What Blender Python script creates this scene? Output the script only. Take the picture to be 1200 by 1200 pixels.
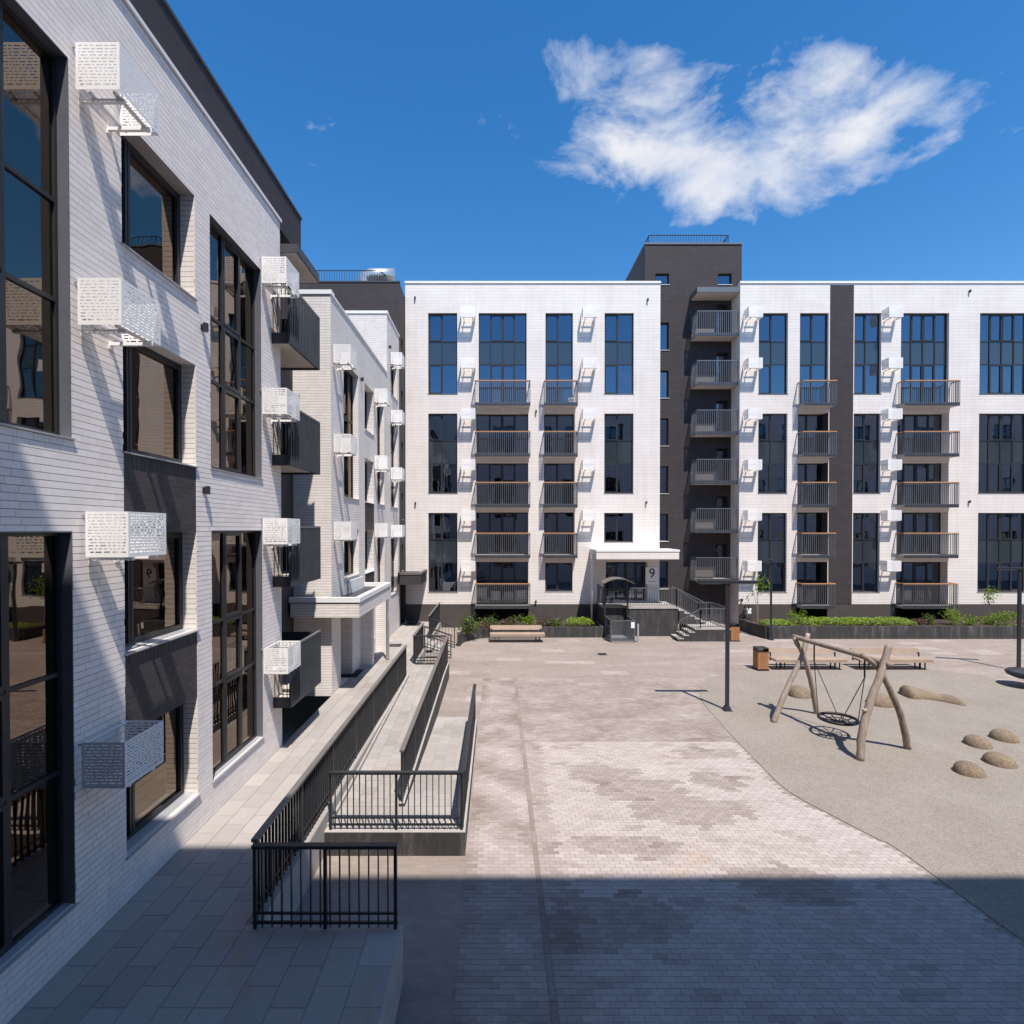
import bpy, bmesh, math, random
from mathutils import Vector, Matrix, noise as mnoise
R = math.radians
rnd = random.Random(7)
S = bpy.context.scene
COL = S.collection
for o in list(bpy.data.objects):
    bpy.data.objects.remove(o)

# ------------------------------------------------------------------ camera
FPX, VX, VY = 640.0, 582.0, 620.0        # focal length and vanishing point, in 1200 px units
CZ = 6.0                                 # eye height (the photograph is taken from a third floor window)
PITCH = R(0.65)
cam_d = bpy.data.cameras.new('camera'); cam = bpy.data.objects.new('camera', cam_d); COL.objects.link(cam)
cam.location = (0, 0, CZ); cam.rotation_euler = (R(90) - PITCH, 0, 0)
cam_d.sensor_width = 36; cam_d.lens = FPX / 1200 * 36
cam_d.shift_x = (600 - VX) / 1200
cam_d.shift_y = (VY + FPX * math.tan(PITCH) - 600) / 1200
cam_d.clip_start = 0.05; cam_d.clip_end = 3000
S.camera = cam

# ------------------------------------------------------------------ sun and sky
SUN = Vector((-0.40, 1.0, -2.05)).normalized()
sd = bpy.data.lights.new('sun', 'SUN'); sd.energy = 5.0; sd.angle = R(0.55); sd.color = (1.0, 0.93, 0.845)
so = bpy.data.objects.new('sun', sd); COL.objects.link(so); so.location = (10, -20, 45)
so.rotation_euler = SUN.to_track_quat('-Z', 'Y').to_euler()
W = bpy.data.worlds.new('World'); S.world = W; W.use_nodes = True
S.view_settings.view_transform = 'Standard'; S.view_settings.look = 'None'
S.view_settings.exposure = 0.42; S.view_settings.gamma = 1.0
S.view_settings.use_curve_mapping = False


def world():
    nt = W.node_tree; N = nt.nodes; L = nt.links; N.clear()
    out = N.new('ShaderNodeOutputWorld'); bg = N.new('ShaderNodeBackground'); bg.inputs[1].default_value = 0.150
    L.new(bg.outputs[0], out.inputs[0])
    sky = N.new('ShaderNodeTexSky'); sky.sky_type = 'NISHITA'; sky.sun_disc = False
    sky.sun_elevation = math.asin(-SUN.z); sky.sun_rotation = math.atan2(-SUN.x, -SUN.y)
    sky.altitude = 300; sky.air_density = 1.0; sky.dust_density = 0.25; sky.ozone_density = 2.2
    hs = N.new('ShaderNodeHueSaturation'); hs.inputs['Saturation'].default_value = 1.35; hs.inputs['Value'].default_value = 0.97
    L.new(sky.outputs[0], hs.inputs['Color'])
    tc = N.new('ShaderNodeTexCoord'); sep = N.new('ShaderNodeSeparateXYZ'); L.new(tc.outputs['Generated'], sep.inputs[0])

    def m(op, a, b=None, c=None):
        n = N.new('ShaderNodeMath'); n.operation = op
        for i, v in enumerate((a, b, c)):
            if v is None: continue
            if isinstance(v, (int, float)): n.inputs[i].default_value = v
            else: L.new(v, n.inputs[i])
        return n.outputs[0]
    az = m('ARCTAN2', sep.outputs[0], sep.outputs[1]); el = m('ARCSINE', sep.outputs[2])
    cmb = N.new('ShaderNodeMapping'); cmb.inputs['Scale'].default_value = (1.0, 1.0, 1.7); cmb.inputs['Location'].default_value = (4.4, 4.4, 6.1); L.new(tc.outputs['Generated'], cmb.inputs[0])
    n1 = N.new('ShaderNodeTexNoise'); n1.inputs['Scale'].default_value = 6.5; n1.inputs['Detail'].default_value = 11
    n1.inputs['Roughness'].default_value = 0.60; n1.inputs['Distortion'].default_value = 0.25
    L.new(cmb.outputs[0], n1.inputs['Vector'])
    n2 = N.new('ShaderNodeTexNoise'); n2.inputs['Scale'].default_value = 2.1; n2.inputs['Detail'].default_value = 3
    L.new(cmb.outputs[0], n2.inputs['Vector'])
    # one longer bank of cloud over the far roofs
    du = m('DIVIDE', m('SUBTRACT', az, R(21.5)), R(21.0)); dv = m('DIVIDE', m('ADD', m('SUBTRACT', el, R(33.5)), m('MULTIPLY', m('SUBTRACT', az, R(21.5)), 0.20)), R(6.4))
    r2 = m('ADD', m('MULTIPLY', du, du), m('MULTIPLY', dv, dv))
    bank = m('MULTIPLY', m('SUBTRACT', 1.0, m('MINIMUM', r2, 2.2)), 0.27)
    wide = m('MULTIPLY', m('SUBTRACT', n2.outputs[0], 0.66), 0.7)
    dens = m('ADD', m('ADD', n1.outputs[0], m('MAXIMUM', bank, wide)), -0.56)
    al = m('SMOOTH_MIN', m('MAXIMUM', m('MULTIPLY', dens, 5.0), 0.0), 1.0, 0.3)
    al = m('MULTIPLY', al, 0.90)
    cr = N.new('ShaderNodeValToRGB'); cr.color_ramp.elements[0].color = (6.0, 6.6, 7.8, 1); cr.color_ramp.elements[1].color = (8.6, 8.5, 8.6, 1)
    cr.color_ramp.elements[0].position = 0.35; cr.color_ramp.elements[1].position = 0.65
    n3 = N.new('ShaderNodeTexNoise'); n3.inputs['Scale'].default_value = 11.0; n3.inputs['Detail'].default_value = 5
    L.new(cmb.outputs[0], n3.inputs['Vector']); L.new(n3.outputs[0], cr.inputs[0])
    sc = N.new('ShaderNodeVectorMath'); sc.operation = 'SCALE'; sc.inputs['Scale'].default_value = 0.56; L.new(cr.outputs[0], sc.inputs[0])
    mix = N.new('ShaderNodeMixRGB'); L.new(al, mix.inputs[0]); L.new(hs.outputs[0], mix.inputs[1]); L.new(sc.outputs[0], mix.inputs[2])
    L.new(mix.outputs[0], bg.inputs[0])


world()

# ------------------------------------------------------------------ materials
MATS = {}


class NT:
    def __init__(s, name):
        s.m = bpy.data.materials.new(name); s.m.use_nodes = True
        s.t = s.m.node_tree; s.N = s.t.nodes; s.L = s.t.links
        s.b = s.N['Principled BSDF']; s.out = s.N['Material Output']
        MATS[name] = s.m

    def n(s, typ, **kw):
        n = s.N.new(typ)
        for k, v in kw.items():
            setattr(n, k, v)
        return n

    def lk(s, a, b): s.L.new(a, b)

    def math(s, op, a, b=None, c=None, clamp=False):
        n = s.N.new('ShaderNodeMath'); n.operation = op; n.use_clamp = clamp
        for i, v in enumerate((a, b, c)):
            if v is None: continue
            if isinstance(v, (int, float)): n.inputs[i].default_value = v
            else: s.L.new(v, n.inputs[i])
        return n.outputs[0]

    def pos(s): return s.n('ShaderNodeNewGeometry').outputs['Position']

    def obj(s): return s.n('ShaderNodeTexCoord').outputs['Object']

    def noise(s, vec, scale, detail=4, rough=0.55, dist=0.0):
        n = s.n('ShaderNodeTexNoise'); n.inputs['Scale'].default_value = scale; n.inputs['Detail'].default_value = detail
        n.inputs['Roughness'].default_value = rough; n.inputs['Distortion'].default_value = dist
        s.lk(vec, n.inputs['Vector']); return n.outputs[0]

    def ramp(s, f, stops):
        r = s.n('ShaderNodeValToRGB'); e = r.color_ramp.elements
        while len(e) < len(stops): e.new(0.5)
        for el, (p, c) in zip(e, stops):
            el.position = p; el.color = (*c, 1)
        s.lk(f, r.inputs[0]); return r.outputs[0]

    def mix(s, f, a, b, mode='MIX'):
        n = s.n('ShaderNodeMixRGB'); n.blend_type = mode
        for i, v in ((0, f), (1, a), (2, b)):
            if isinstance(v, (int, float)): n.inputs[i].default_value = v
            elif isinstance(v, tuple): n.inputs[i].default_value = (*v, 1)
            else: s.lk(v, n.inputs[i])
        return n.outputs[0]

    def bump(s, h, strength=0.3, dist=0.01, chain=None):
        n = s.n('ShaderNodeBump'); n.inputs['Strength'].default_value = strength; n.inputs['Distance'].default_value = dist
        s.lk(h, n.inputs['Height'])
        if chain is not None: s.lk(chain, n.inputs['Normal'])
        s.lk(n.outputs[0], s.b.inputs['Normal']); return n.outputs[0]

    def set(s, col=None, rough=None, metal=None, spec=None):
        if col is not None:
            if isinstance(col, tuple): s.b.inputs['Base Color'].default_value = (*col, 1)
            else: s.lk(col, s.b.inputs['Base Color'])
        if rough is not None:
            if isinstance(rough, (int, float)): s.b.inputs['Roughness'].default_value = rough
            else: s.lk(rough, s.b.inputs['Roughness'])
        if metal is not None: s.b.inputs['Metallic'].default_value = metal
        if spec is not None: s.b.inputs['Specular IOR Level'].default_value = spec
        return s


def plain(name, col, rough=0.6, metal=0.0, var=0.12, scale=6.0, bump=0.0, bscale=60, spec=0.4):
    """a colour with slow stains and fine grain"""
    t = NT(name); p = t.pos()
    a = t.noise(p, scale, 6, 0.6); b = t.noise(p, scale * 9, 3, 0.6)
    f = t.math('ADD', t.math('MULTIPLY', a, 0.7), t.math('MULTIPLY', b, 0.3))
    lo = tuple(c * (1 - var) for c in col); hi = tuple(min(1, c * (1 + var)) for c in col)
    t.set(t.ramp(f, [(0.3, lo), (0.7, hi)]), rough, metal, spec)
    if bump: t.bump(t.noise(p, bscale, 4, 0.6), bump, 0.01)
    return t.m


def tile(name, axis, col, mortar, row=0.0909, wid=0.25, joint=0.009, var=0.05, rough=0.62, contrast=1.0, bump=0.35):
    """courses of facing brick, laid in world units on a wall plane"""
    t = NT(name); p = t.pos(); sp = t.n('ShaderNodeSeparateXYZ'); t.lk(p, sp.inputs[0])
    c = t.n('ShaderNodeCombineXYZ'); t.lk(sp.outputs[0 if axis == 'x' else 1], c.inputs[0]); t.lk(sp.outputs[2], c.inputs[1])
    b = t.n('ShaderNodeTexBrick'); t.lk(c.outputs[0], b.inputs['Vector'])
    b.inputs['Scale'].default_value = 1.0; b.inputs['Mortar Size'].default_value = joint / 3; b.inputs['Mortar Smooth'].default_value = 0.1
    b.inputs['Brick Width'].default_value = wid; b.inputs['Row Height'].default_value = row; b.offset = 0.5; b.squash = 1.0
    b.inputs['Color1'].default_value = (*[x * (1 - var) for x in col], 1); b.inputs['Color2'].default_value = (*[min(1, x * (1 + var)) for x in col], 1)
    b.inputs['Mortar'].default_value = (*[(x * 3 + y) / 4 for x, y in zip(col, mortar)], 1)
    fr = t.math('FRACT', t.math('DIVIDE', sp.outputs[2], row)); ln = t.math('LESS_THAN', fr, joint / row)
    dirt = t.noise(p, 0.55, 5, 0.6); fine = t.noise(p, 35, 3)
    sk = t.n('ShaderNodeCombineXYZ'); t.lk(t.math('MULTIPLY', sp.outputs[0], 3.0), sk.inputs[0]); t.lk(t.math('MULTIPLY', sp.outputs[1], 3.0), sk.inputs[1]); t.lk(t.math('MULTIPLY', sp.outputs[2], 0.16), sk.inputs[2])
    dirt = t.math('ADD', t.math('MULTIPLY', dirt, 0.5), t.math('MULTIPLY', t.noise(sk.outputs[0], 1.5, 5, 0.65), 0.5))
    dm = t.ramp(dirt, [(0.34, (0.90, 0.885, 0.87)), (0.56, (1, 1, 1))])
    t.set(t.mix(1.0, t.mix(ln, b.outputs['Color'], mortar), dm, 'MULTIPLY'), rough, 0, 0.35 if col[0] > 0.3 else 0.12)
    t.bump(t.math('ADD', t.math('MULTIPLY', ln, -1.0), t.math('MULTIPLY', fine, 0.15)), bump, 0.004)
    return t.m


WHITE = (0.74, 0.692, 0.655); DARK = (0.056, 0.050, 0.053)
tile('white_tile_front', 'x', WHITE, (0.51, 0.475, 0.45), row=0.182, wid=1.3, joint=0.014, var=0.025, bump=0.2)
tile('white_tile_near_front', 'x', WHITE, (0.36, 0.34, 0.33), row=0.0909, wid=0.25, joint=0.012, bump=0.25)
tile('white_tile_side', 'y', WHITE, (0.34, 0.32, 0.31), row=0.0909, wid=0.25, joint=0.010, bump=0.15)
tile('dark_tile_front', 'x', DARK, (0.048, 0.043, 0.042), row=0.182, wid=0.52, joint=0.016, var=0.07)
tile('dark_tile_side', 'y', DARK, (0.045, 0.04, 0.04), row=0.0909, wid=0.25, joint=0.01, var=0.08)


def brickmat(name, col, var):
    t = NT(name); g = t.n('ShaderNodeNewGeometry'); oi = t.n('ShaderNodeObjectInfo')
    r = t.math('FRACT', t.math('ADD', g.outputs['Random Per Island'], oi.outputs['Random']))
    p = g.outputs['Position']; fine = t.noise(p, 55, 5, 0.65); sl = t.noise(p, 0.7, 4)
    f = t.math('ADD', t.math('MULTIPLY', r, 0.5), t.math('ADD', t.math('MULTIPLY', fine, 0.25), t.math('MULTIPLY', sl, 0.3)))
    lo = tuple(c * (1 - var) for c in col); hi = tuple(min(1, c * (1 + var)) for c in col)
    t.set(t.ramp(f, [(0.2, lo), (0.85, hi)]), 0.66, 0, 0.3)
    t.bump(fine, 0.12, 0.004)


brickmat('white_brick', (0.83, 0.76, 0.718), 0.065)
brickmat('dark_brick', (0.060, 0.052, 0.052), 0.16)
plain('lining_grey', (0.13, 0.135, 0.155), 0.45, 0.2, var=0.1)
plain('mortar', (0.20, 0.19, 0.185), 0.9, var=0.15, scale=20)
plain('plinth', (0.070, 0.061, 0.057), 0.75, var=0.16, scale=2.5, bump=0.2, bscale=12)
plain('coping_white', (0.78, 0.765, 0.76), 0.4, 0.0, var=0.04)
plain('coping_dark', (0.06, 0.063, 0.07), 0.45, 0.2, var=0.1)
plain('frame', (0.030, 0.031, 0.035), 0.42, 0.1, var=0.1)
plain('rail', (0.034, 0.036, 0.041), 0.38, 0.3, var=0.12, scale=9)
plain('rail_grey', (0.165, 0.17, 0.18), 0.4, 0.5, var=0.1)
plain('rail_light', (0.20, 0.205, 0.215), 0.4, 0.5, var=0.1)
plain('rail_top', (0.17, 0.155, 0.148), 0.45, 0.2, var=0.12)
plain('corrugated', (0.070, 0.080, 0.094), 0.30, 0.45, var=0.25, scale=2.2)
plain('white_metal', (0.80, 0.79, 0.78), 0.42, 0.0, var=0.03)
plain('sill_metal', (0.42, 0.43, 0.45), 0.4, 0.3, var=0.08)
plain('soffit', (0.52, 0.47, 0.43), 0.8, var=0.08, scale=3)
plain('concrete', (0.36, 0.34, 0.32), 0.85, var=0.16, scale=3, bump=0.25, bscale=40)
plain('roof', (0.08, 0.08, 0.085), 0.9, var=0.2)
plain('interior', (0.20, 0.19, 0.18), 0.9, var=0.1)
plain('curtain', (0.62, 0.63, 0.65), 0.9, var=0.05)
plain('zinc', (0.55, 0.56, 0.57), 0.33, 0.75, var=0.08)
plain('rubber_black', (0.014, 0.014, 0.015), 0.6, var=0.2, scale=30)
plain('mat_black', (0.018, 0.017, 0.017), 0.95, var=0.25, scale=40)
plain('rope', (0.045, 0.038, 0.034), 0.8, var=0.2, scale=80)
plain('soil', (0.045, 0.030, 0.022), 0.95, var=0.4, scale=14, bump=0.8, bscale=50)
plain('shell', (0.62, 0.56, 0.50), 0.8, var=0.1)
plain('ground', (0.25, 0.235, 0.215), 0.9, var=0.15, scale=0.4)
plain('lamp_metal', (0.040, 0.046, 0.054), 0.36, 0.35, var=0.08)
plain('sign_white', (0.82, 0.81, 0.80), 0.5, var=0.02)
plain('sign_blue', (0.015, 0.02, 0.05), 0.5, var=0.02)
plain('bronze_roof', (0.19, 0.165, 0.14), 0.5, 0.2, var=0.1)


def m_planter():
    t = NT('dark_concrete'); p = t.pos(); sp = t.n('ShaderNodeSeparateXYZ'); t.lk(p, sp.inputs[0])
    c = t.n('ShaderNodeCombineXYZ'); t.lk(t.math('MULTIPLY', sp.outputs[0], 3.0), c.inputs[0]); t.lk(sp.outputs[1], c.inputs[1]); t.lk(t.math('MULTIPLY', sp.outputs[2], 0.5), c.inputs[2])
    a = t.noise(c.outputs[0], 1.6, 6, 0.65); b = t.noise(p, 30, 4)
    f = t.math('ADD', t.math('MULTIPLY', a, 0.75), t.math('MULTIPLY', b, 0.25))
    t.set(t.ramp(f, [(0.34, (0.024, 0.023, 0.024)), (0.52, (0.042, 0.040, 0.041)), (0.66, (0.115, 0.108, 0.104))]), 0.7)
    t.bump(b, 0.2, 0.005)


m_planter()


def m_glass(name, tint, lo, hi, refl=(0.74, 0.84, 0.98)):
    t = NT(name); t.N.remove(t.b)
    lw = t.n('ShaderNodeLayerWeight'); lw.inputs[0].default_value = 0.35
    f = t.n('ShaderNodeMapRange'); f.inputs[3].default_value = lo; f.inputs[4].default_value = hi; t.lk(lw.outputs['Fresnel'], f.inputs[0])
    g = t.n('ShaderNodeBsdfGlossy'); g.inputs['Roughness'].default_value = 0.012; g.inputs['Color'].default_value = (*refl, 1)
    p = t.pos(); nz = t.noise(p, 0.9, 2); bm = t.n('ShaderNodeBump'); bm.inputs['Strength'].default_value = 0.16; bm.inputs['Distance'].default_value = 0.02
    t.lk(nz, bm.inputs['Height']); t.lk(bm.outputs[0], g.inputs['Normal'])
    tr = t.n('ShaderNodeBsdfTransparent'); tr.inputs[0].default_value = (*tint, 1)
    mx = t.n('ShaderNodeMixShader'); t.lk(f.outputs[0], mx.inputs[0]); t.lk(tr.outputs[0], mx.inputs[1]); t.lk(g.outputs[0], mx.inputs[2])
    t.lk(mx.outputs[0], t.out.inputs[0])


m_glass('glass', (0.24, 0.25, 0.26), 0.20, 0.95, (0.70, 0.78, 0.94))
m_glass('brown_glass', (0.24, 0.23, 0.22), 0.30, 0.9, (0.60, 0.50, 0.42))
m_glass('lift_glass', (0.72, 0.74, 0.74), 0.06, 0.7)


def m_spandrel():
    t = NT('spandrel_glass'); t.set((0.028, 0.038, 0.046), 0.06, 0, 0.8); t.b.inputs['IOR'].default_value = 1.6
    t.b.inputs['Coat Weight'].default_value = 0.2; t.b.inputs['Coat Roughness'].default_value = 0.03


m_spandrel()


def wood(name, lo, hi, axis=0, sc=1.0, rough=0.7):
    t = NT(name); o = t.obj(); mp = t.n('ShaderNodeMapping'); t.lk(o, mp.inputs[0])
    s3 = [14 * sc] * 3; s3[axis] = 0.9 * sc; mp.inputs['Scale'].default_value = s3
    oi = t.n('ShaderNodeObjectInfo')
    a = t.noise(mp.outputs[0], 2.0, 6, 0.6, 0.6); b = t.noise(o, 3.0, 4)
    f = t.math('ADD', t.math('MULTIPLY', a, 0.6), t.math('ADD', t.math('MULTIPLY', b, 0.3), t.math('MULTIPLY', oi.outputs['Random'], 0.18)))
    t.set(t.ramp(f, [(0.3, lo), (0.8, hi)]), rough, 0, 0.3)
    t.bump(a, 0.25, 0.004)


wood('bench_wood', (0.26, 0.195, 0.148), (0.42, 0.33, 0.26), 0)
wood('bin_wood', (0.26, 0.12, 0.055), (0.42, 0.21, 0.10), 2)
wood('log_wood', (0.135, 0.098, 0.072), (0.47, 0.395, 0.335), 2, 0.8)
wood('handrail_wood', (0.42, 0.20, 0.08), (0.60, 0.32, 0.15), 0)


def m_pave(name, lo, hi, var=1.0, oscale=0.33, bump=0.25):
    """loose pavers: tint attribute / object colour says how bleached each paver is"""
    t = NT(name); g = t.n('ShaderNodeNewGeometry'); p = g.outputs['Position']; oi = t.n('ShaderNodeObjectInfo')
    at = t.n('ShaderNodeAttribute'); at.attribute_name = 'tint'
    sc = t.n('ShaderNodeSeparateColor'); t.lk(oi.outputs['Color'], sc.inputs[0])
    tint = t.math('ADD', at.outputs['Fac'], sc.outputs[0])
    isl = t.math('FRACT', t.math('ADD', g.outputs['Random Per Island'], oi.outputs['Random']))
    fine = t.noise(p, 60, 4, 0.65); mid = t.noise(p, 5.5, 6, 0.65, 0.4)
    f = t.math('ADD', tint, t.math('ADD', t.math('MULTIPLY', t.math('SUBTRACT', isl, 0.5), 0.20 * var),
               t.math('ADD', t.math('MULTIPLY', t.math('SUBTRACT', fine, 0.5), 0.30), t.math('MULTIPLY', t.math('SUBTRACT', mid, 0.5), 0.40))))
    rust = t.ramp(t.noise(p, oscale, 5, 0.7, 1.2), [(0.60, (1, 1, 1)), (0.74, (1.0, 0.86, 0.70))])
    t.set(t.mix(1.0, t.ramp(f, [(0.0, lo), (1.0, hi)]), rust, 'MULTIPLY'), 0.85, 0, 0.25)
    t.bump(fine, bump, 0.004)


m_pave('paver', (0.215, 0.175, 0.152), (0.430, 0.378, 0.354), 1.5)
m_pave('slab', (0.255, 0.230, 0.210), (0.405, 0.376, 0.352), 0.9, 0.5)


def m_plaza():
    t = NT('plaza'); p = t.pos()
    b = t.n('ShaderNodeTexBrick'); t.lk(p, b.inputs['Vector']); b.inputs['Scale'].default_value = 1.0
    b.inputs['Brick Width'].default_value = 0.2; b.inputs['Row Height'].default_value = 0.1; b.inputs['Mortar Size'].default_value = 0.004
    b.inputs['Color1'].default_value = (0.44, 0.44, 0.44, 1); b.inputs['Color2'].default_value = (0.56, 0.56, 0.56, 1); b.inputs['Mortar'].default_value = (0.38, 0.38, 0.38, 1)
    sp = t.n('ShaderNodeSeparateXYZ'); t.lk(p, sp.inputs[0])
    st = t.n('ShaderNodeCombineXYZ'); t.lk(t.math('MULTIPLY', sp.outputs[0], 0.35), st.inputs[0]); t.lk(sp.outputs[1], st.inputs[1])
    big = t.noise(st.outputs[0], 0.8, 6, 0.62, 0.5); mid = t.noise(p, 4.0, 6, 0.65)
    sn = t.n('ShaderNodeVectorMath'); sn.operation = 'SNAP'; sn.inputs[1].default_value = (1.1, 0.55, 10); t.lk(p, sn.inputs[0])
    wn = t.n('ShaderNodeTexWhiteNoise'); t.lk(sn.outputs[0], wn.inputs[0])
    pat = t.math('MULTIPLY', t.math('GREATER_THAN', wn.outputs[0], 0.93), 0.22)
    f = t.math('ADD', t.math('MULTIPLY', t.math('SUBTRACT', big, 0.5), 0.9), t.math('ADD', t.math('MULTIPLY', t.math('SUBTRACT', mid, 0.5), 0.55), t.math('ADD', b.outputs['Color'], pat)))
    t.set(t.ramp(t.math('SUBTRACT', f, 0.12), [(0.05, (0.205, 0.166, 0.142)), (0.45, (0.285, 0.240, 0.213)), (0.95, (0.420, 0.370, 0.346))]), 0.85, 0, 0.25)
    t.bump(t.math('MULTIPLY', b.outputs['Fac'], -1.0), 0.3, 0.006)


m_plaza()


def m_rubber():
    t = NT('rubber_surface'); p = t.pos()
    sp = t.n('ShaderNodeTexVoronoi'); sp.inputs['Scale'].default_value = 55; t.lk(p, sp.inputs['Vector'])
    big = t.noise(p, 0.45, 5, 0.6, 0.6); mid = t.noise(p, 6, 5, 0.6)
    sc = t.n('ShaderNodeSeparateColor'); t.lk(sp.outputs['Color'], sc.inputs[0])
    f = t.math('ADD', t.math('MULTIPLY', sc.outputs[0], 0.40), t.math('ADD', t.math('MULTIPLY', big, 0.45), t.math('MULTIPLY', mid, 0.25)))
    t.set(t.ramp(f, [(0.25, (0.170, 0.146, 0.122)), (0.55, (0.250, 0.221, 0.190)), (0.85, (0.318, 0.286, 0.252))]), 0.95, 0, 0.15)
    t.bump(sp.outputs['Distance'], 0.35, 0.006)


m_rubber()
def m_mound():
    t = NT('mound_rubber'); p = t.pos()
    sp = t.n('ShaderNodeTexVoronoi'); sp.inputs['Scale'].default_value = 48; t.lk(p, sp.inputs['Vector'])
    sc = t.n('ShaderNodeSeparateColor'); t.lk(sp.outputs['Color'], sc.inputs[0])
    f = t.math('ADD', t.math('MULTIPLY', sc.outputs[0], 0.5), t.math('MULTIPLY', t.noise(p, 2.5, 5), 0.5))
    t.set(t.ramp(f, [(0.15, (0.105, 0.075, 0.050)), (0.5, (0.205, 0.158, 0.112)), (0.9, (0.30, 0.245, 0.185))]), 0.95, 0, 0.15)
    t.bump(sp.outputs['Distance'], 0.4, 0.006)


m_mound()


def m_leaf(name, lo, hi):
    t = NT(name); g = t.n('ShaderNodeNewGeometry')
    f = t.math('ADD', t.math('MULTIPLY', g.outputs['Random Per Island'], 0.65), t.math('MULTIPLY', t.noise(g.outputs['Position'], 5, 3), 0.35))
    col = t.ramp(f, [(0.15, lo), (0.85, hi)]); t.set(col, 0.5, 0, 0.35)
    tl = t.n('ShaderNodeBsdfTranslucent'); t.lk(col, tl.inputs[0]); mx = t.n('ShaderNodeMixShader'); mx.inputs[0].default_value = 0.35
    t.lk(t.b.outputs[0], mx.inputs[1]); t.lk(tl.outputs[0], mx.inputs[2]); t.lk(mx.outputs[0], t.out.inputs[0])


m_leaf('leaf_green', (0.035, 0.075, 0.012), (0.15, 0.22, 0.04))
m_leaf('leaf_lime', (0.09, 0.17, 0.008), (0.26, 0.36, 0.03))
m_leaf('leaf_brown', (0.06, 0.035, 0.022), (0.16, 0.10, 0.06))

# ------------------------------------------------------------------ mesh building
WO = {}                                    # world origin of each object


def wo(o): return WO.get(o.name, Vector((0, 0, 0))) if o else Vector((0, 0, 0))


class MB:
    def __init__(s): s.v = []; s.f = []; s.t = []

    def quad(s, a, b, c, d):
        i = len(s.v); s.v += [tuple(a), tuple(b), tuple(c), tuple(d)]; s.f.append((i, i + 1, i + 2, i + 3))

    def poly(s, pts):
        i = len(s.v); s.v += [tuple(p) for p in pts]; s.f.append(tuple(range(i, i + len(pts))))

    def hexa(s, p, skip=()):
        """eight corners: bottom ring p0..p3 (ccw from above), top ring p4..p7"""
        i = len(s.v); s.v += [tuple(q) for q in p]
        for k, f in enumerate(((0, 3, 2, 1), (4, 5, 6, 7), (0, 1, 5, 4), (1, 2, 6, 5), (2, 3, 7, 6), (3, 0, 4, 7))):
            if k not in skip: s.f.append(tuple(i + q for q in f))
        return s

    def box(s, x0, x1, y0, y1, z0, z1, skip=()):
        return s.hexa([(x0, y0, z0), (x1, y0, z0), (x1, y1, z0), (x0, y1, z0), (x0, y0, z1), (x1, y0, z1), (x1, y1, z1), (x0, y1, z1)], skip)

    def bar(s, a, b, w, h):
        """rectangular bar from a to b, w across, h high"""
        a = Vector(a); b = Vector(b); d = (b - a).normalized(); up = Vector((0, 0, 1))
        if abs(d.z) > 0.95: up = Vector((0, 1, 0))
        r = d.cross(up).normalized() * (w / 2); u = r.cross(d).normalized() * (h / 2)
        s.hexa([a - r - u, a + r - u, b + r - u, b - r - u, a - r + u, a + r + u, b + r + u, b - r + u]); return s

    def tube(s, pts, rad, n=8, cap=True):
        pts = [Vector(p) for p in pts]; i0 = len(s.v); ref = None
        if isinstance(rad, (int, float)): rad = [rad] * len(pts)
        for k, p in enumerate(pts):
            d = (pts[min(k + 1, len(pts) - 1)] - pts[max(k - 1, 0)]).normalized()
            if ref is None: ref = Vector((0, 0, 1)) if abs(d.z) < 0.9 else Vector((1, 0, 0))
            a = d.cross(ref).normalized(); b = a.cross(d).normalized(); ref = b
            for q in range(n):
                t = 2 * math.pi * q / n
                s.v.append(tuple(p + (a * math.cos(t) + b * math.sin(t)) * rad[k]))
        for k in range(len(pts) - 1):
            for q in range(n):
                a = i0 + k * n + q; b = i0 + k * n + (q + 1) % n
                s.f.append((a, b, b + n, a + n))
        if cap:
            s.f.append(tuple(i0 + q for q in range(n))[::-1]); e = i0 + (len(pts) - 1) * n
            s.f.append(tuple(e + q for q in range(n)))
        return s

    def lathe(s, prof, n=16, c=(0, 0, 0)):
        i0 = len(s.v)
        for (r, z) in prof:
            for q in range(n):
                t = 2 * math.pi * q / n; s.v.append((c[0] + r * math.cos(t), c[1] + r * math.sin(t), c[2] + z))
        for k in range(len(prof) - 1):
            for q in range(n):
                a = i0 + k * n + q; b = i0 + k * n + (q + 1) % n
                s.f.append((a, b, b + n, a + n))
        s.f.append(tuple(i0 + q for q in range(n))[::-1]); e = i0 + (len(prof) - 1) * n; s.f.append(tuple(e + q for q in range(n)))
        return s

    def build(s, name, mat, parent=None, smooth=False, tint=None):
        if not s.v: return None
        xs = [v[0] for v in s.v]; ys = [v[1] for v in s.v]; zs = [v[2] for v in s.v]
        o0 = Vector(((min(xs) + max(xs)) / 2, (min(ys) + max(ys)) / 2, min(zs)))
        me = bpy.data.meshes.new(name); me.from_pydata([(v[0] - o0.x, v[1] - o0.y, v[2] - o0.z) for v in s.v], [], s.f)
        if mat: me.materials.append(MATS[mat])
        if smooth: me.shade_smooth()
        if tint is not None:
            at = me.attributes.new('tint', 'FLOAT', 'FACE'); at.data.foreach_set('value', tint)
        ob = bpy.data.objects.new(name, me); COL.objects.link(ob)
        ob.location = o0 - wo(parent); ob.parent = parent; WO[ob.name] = o0
        return ob


def put(name, me, parent, loc, scale=(1, 1, 1), rot=(0, 0, 0)):
    ob = bpy.data.objects.new(name, me); COL.objects.link(ob); ob.parent = parent
    ob.location = Vector(loc) - wo(parent); ob.scale = scale; ob.rotation_euler = rot; WO[ob.name] = Vector(loc); return ob


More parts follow.
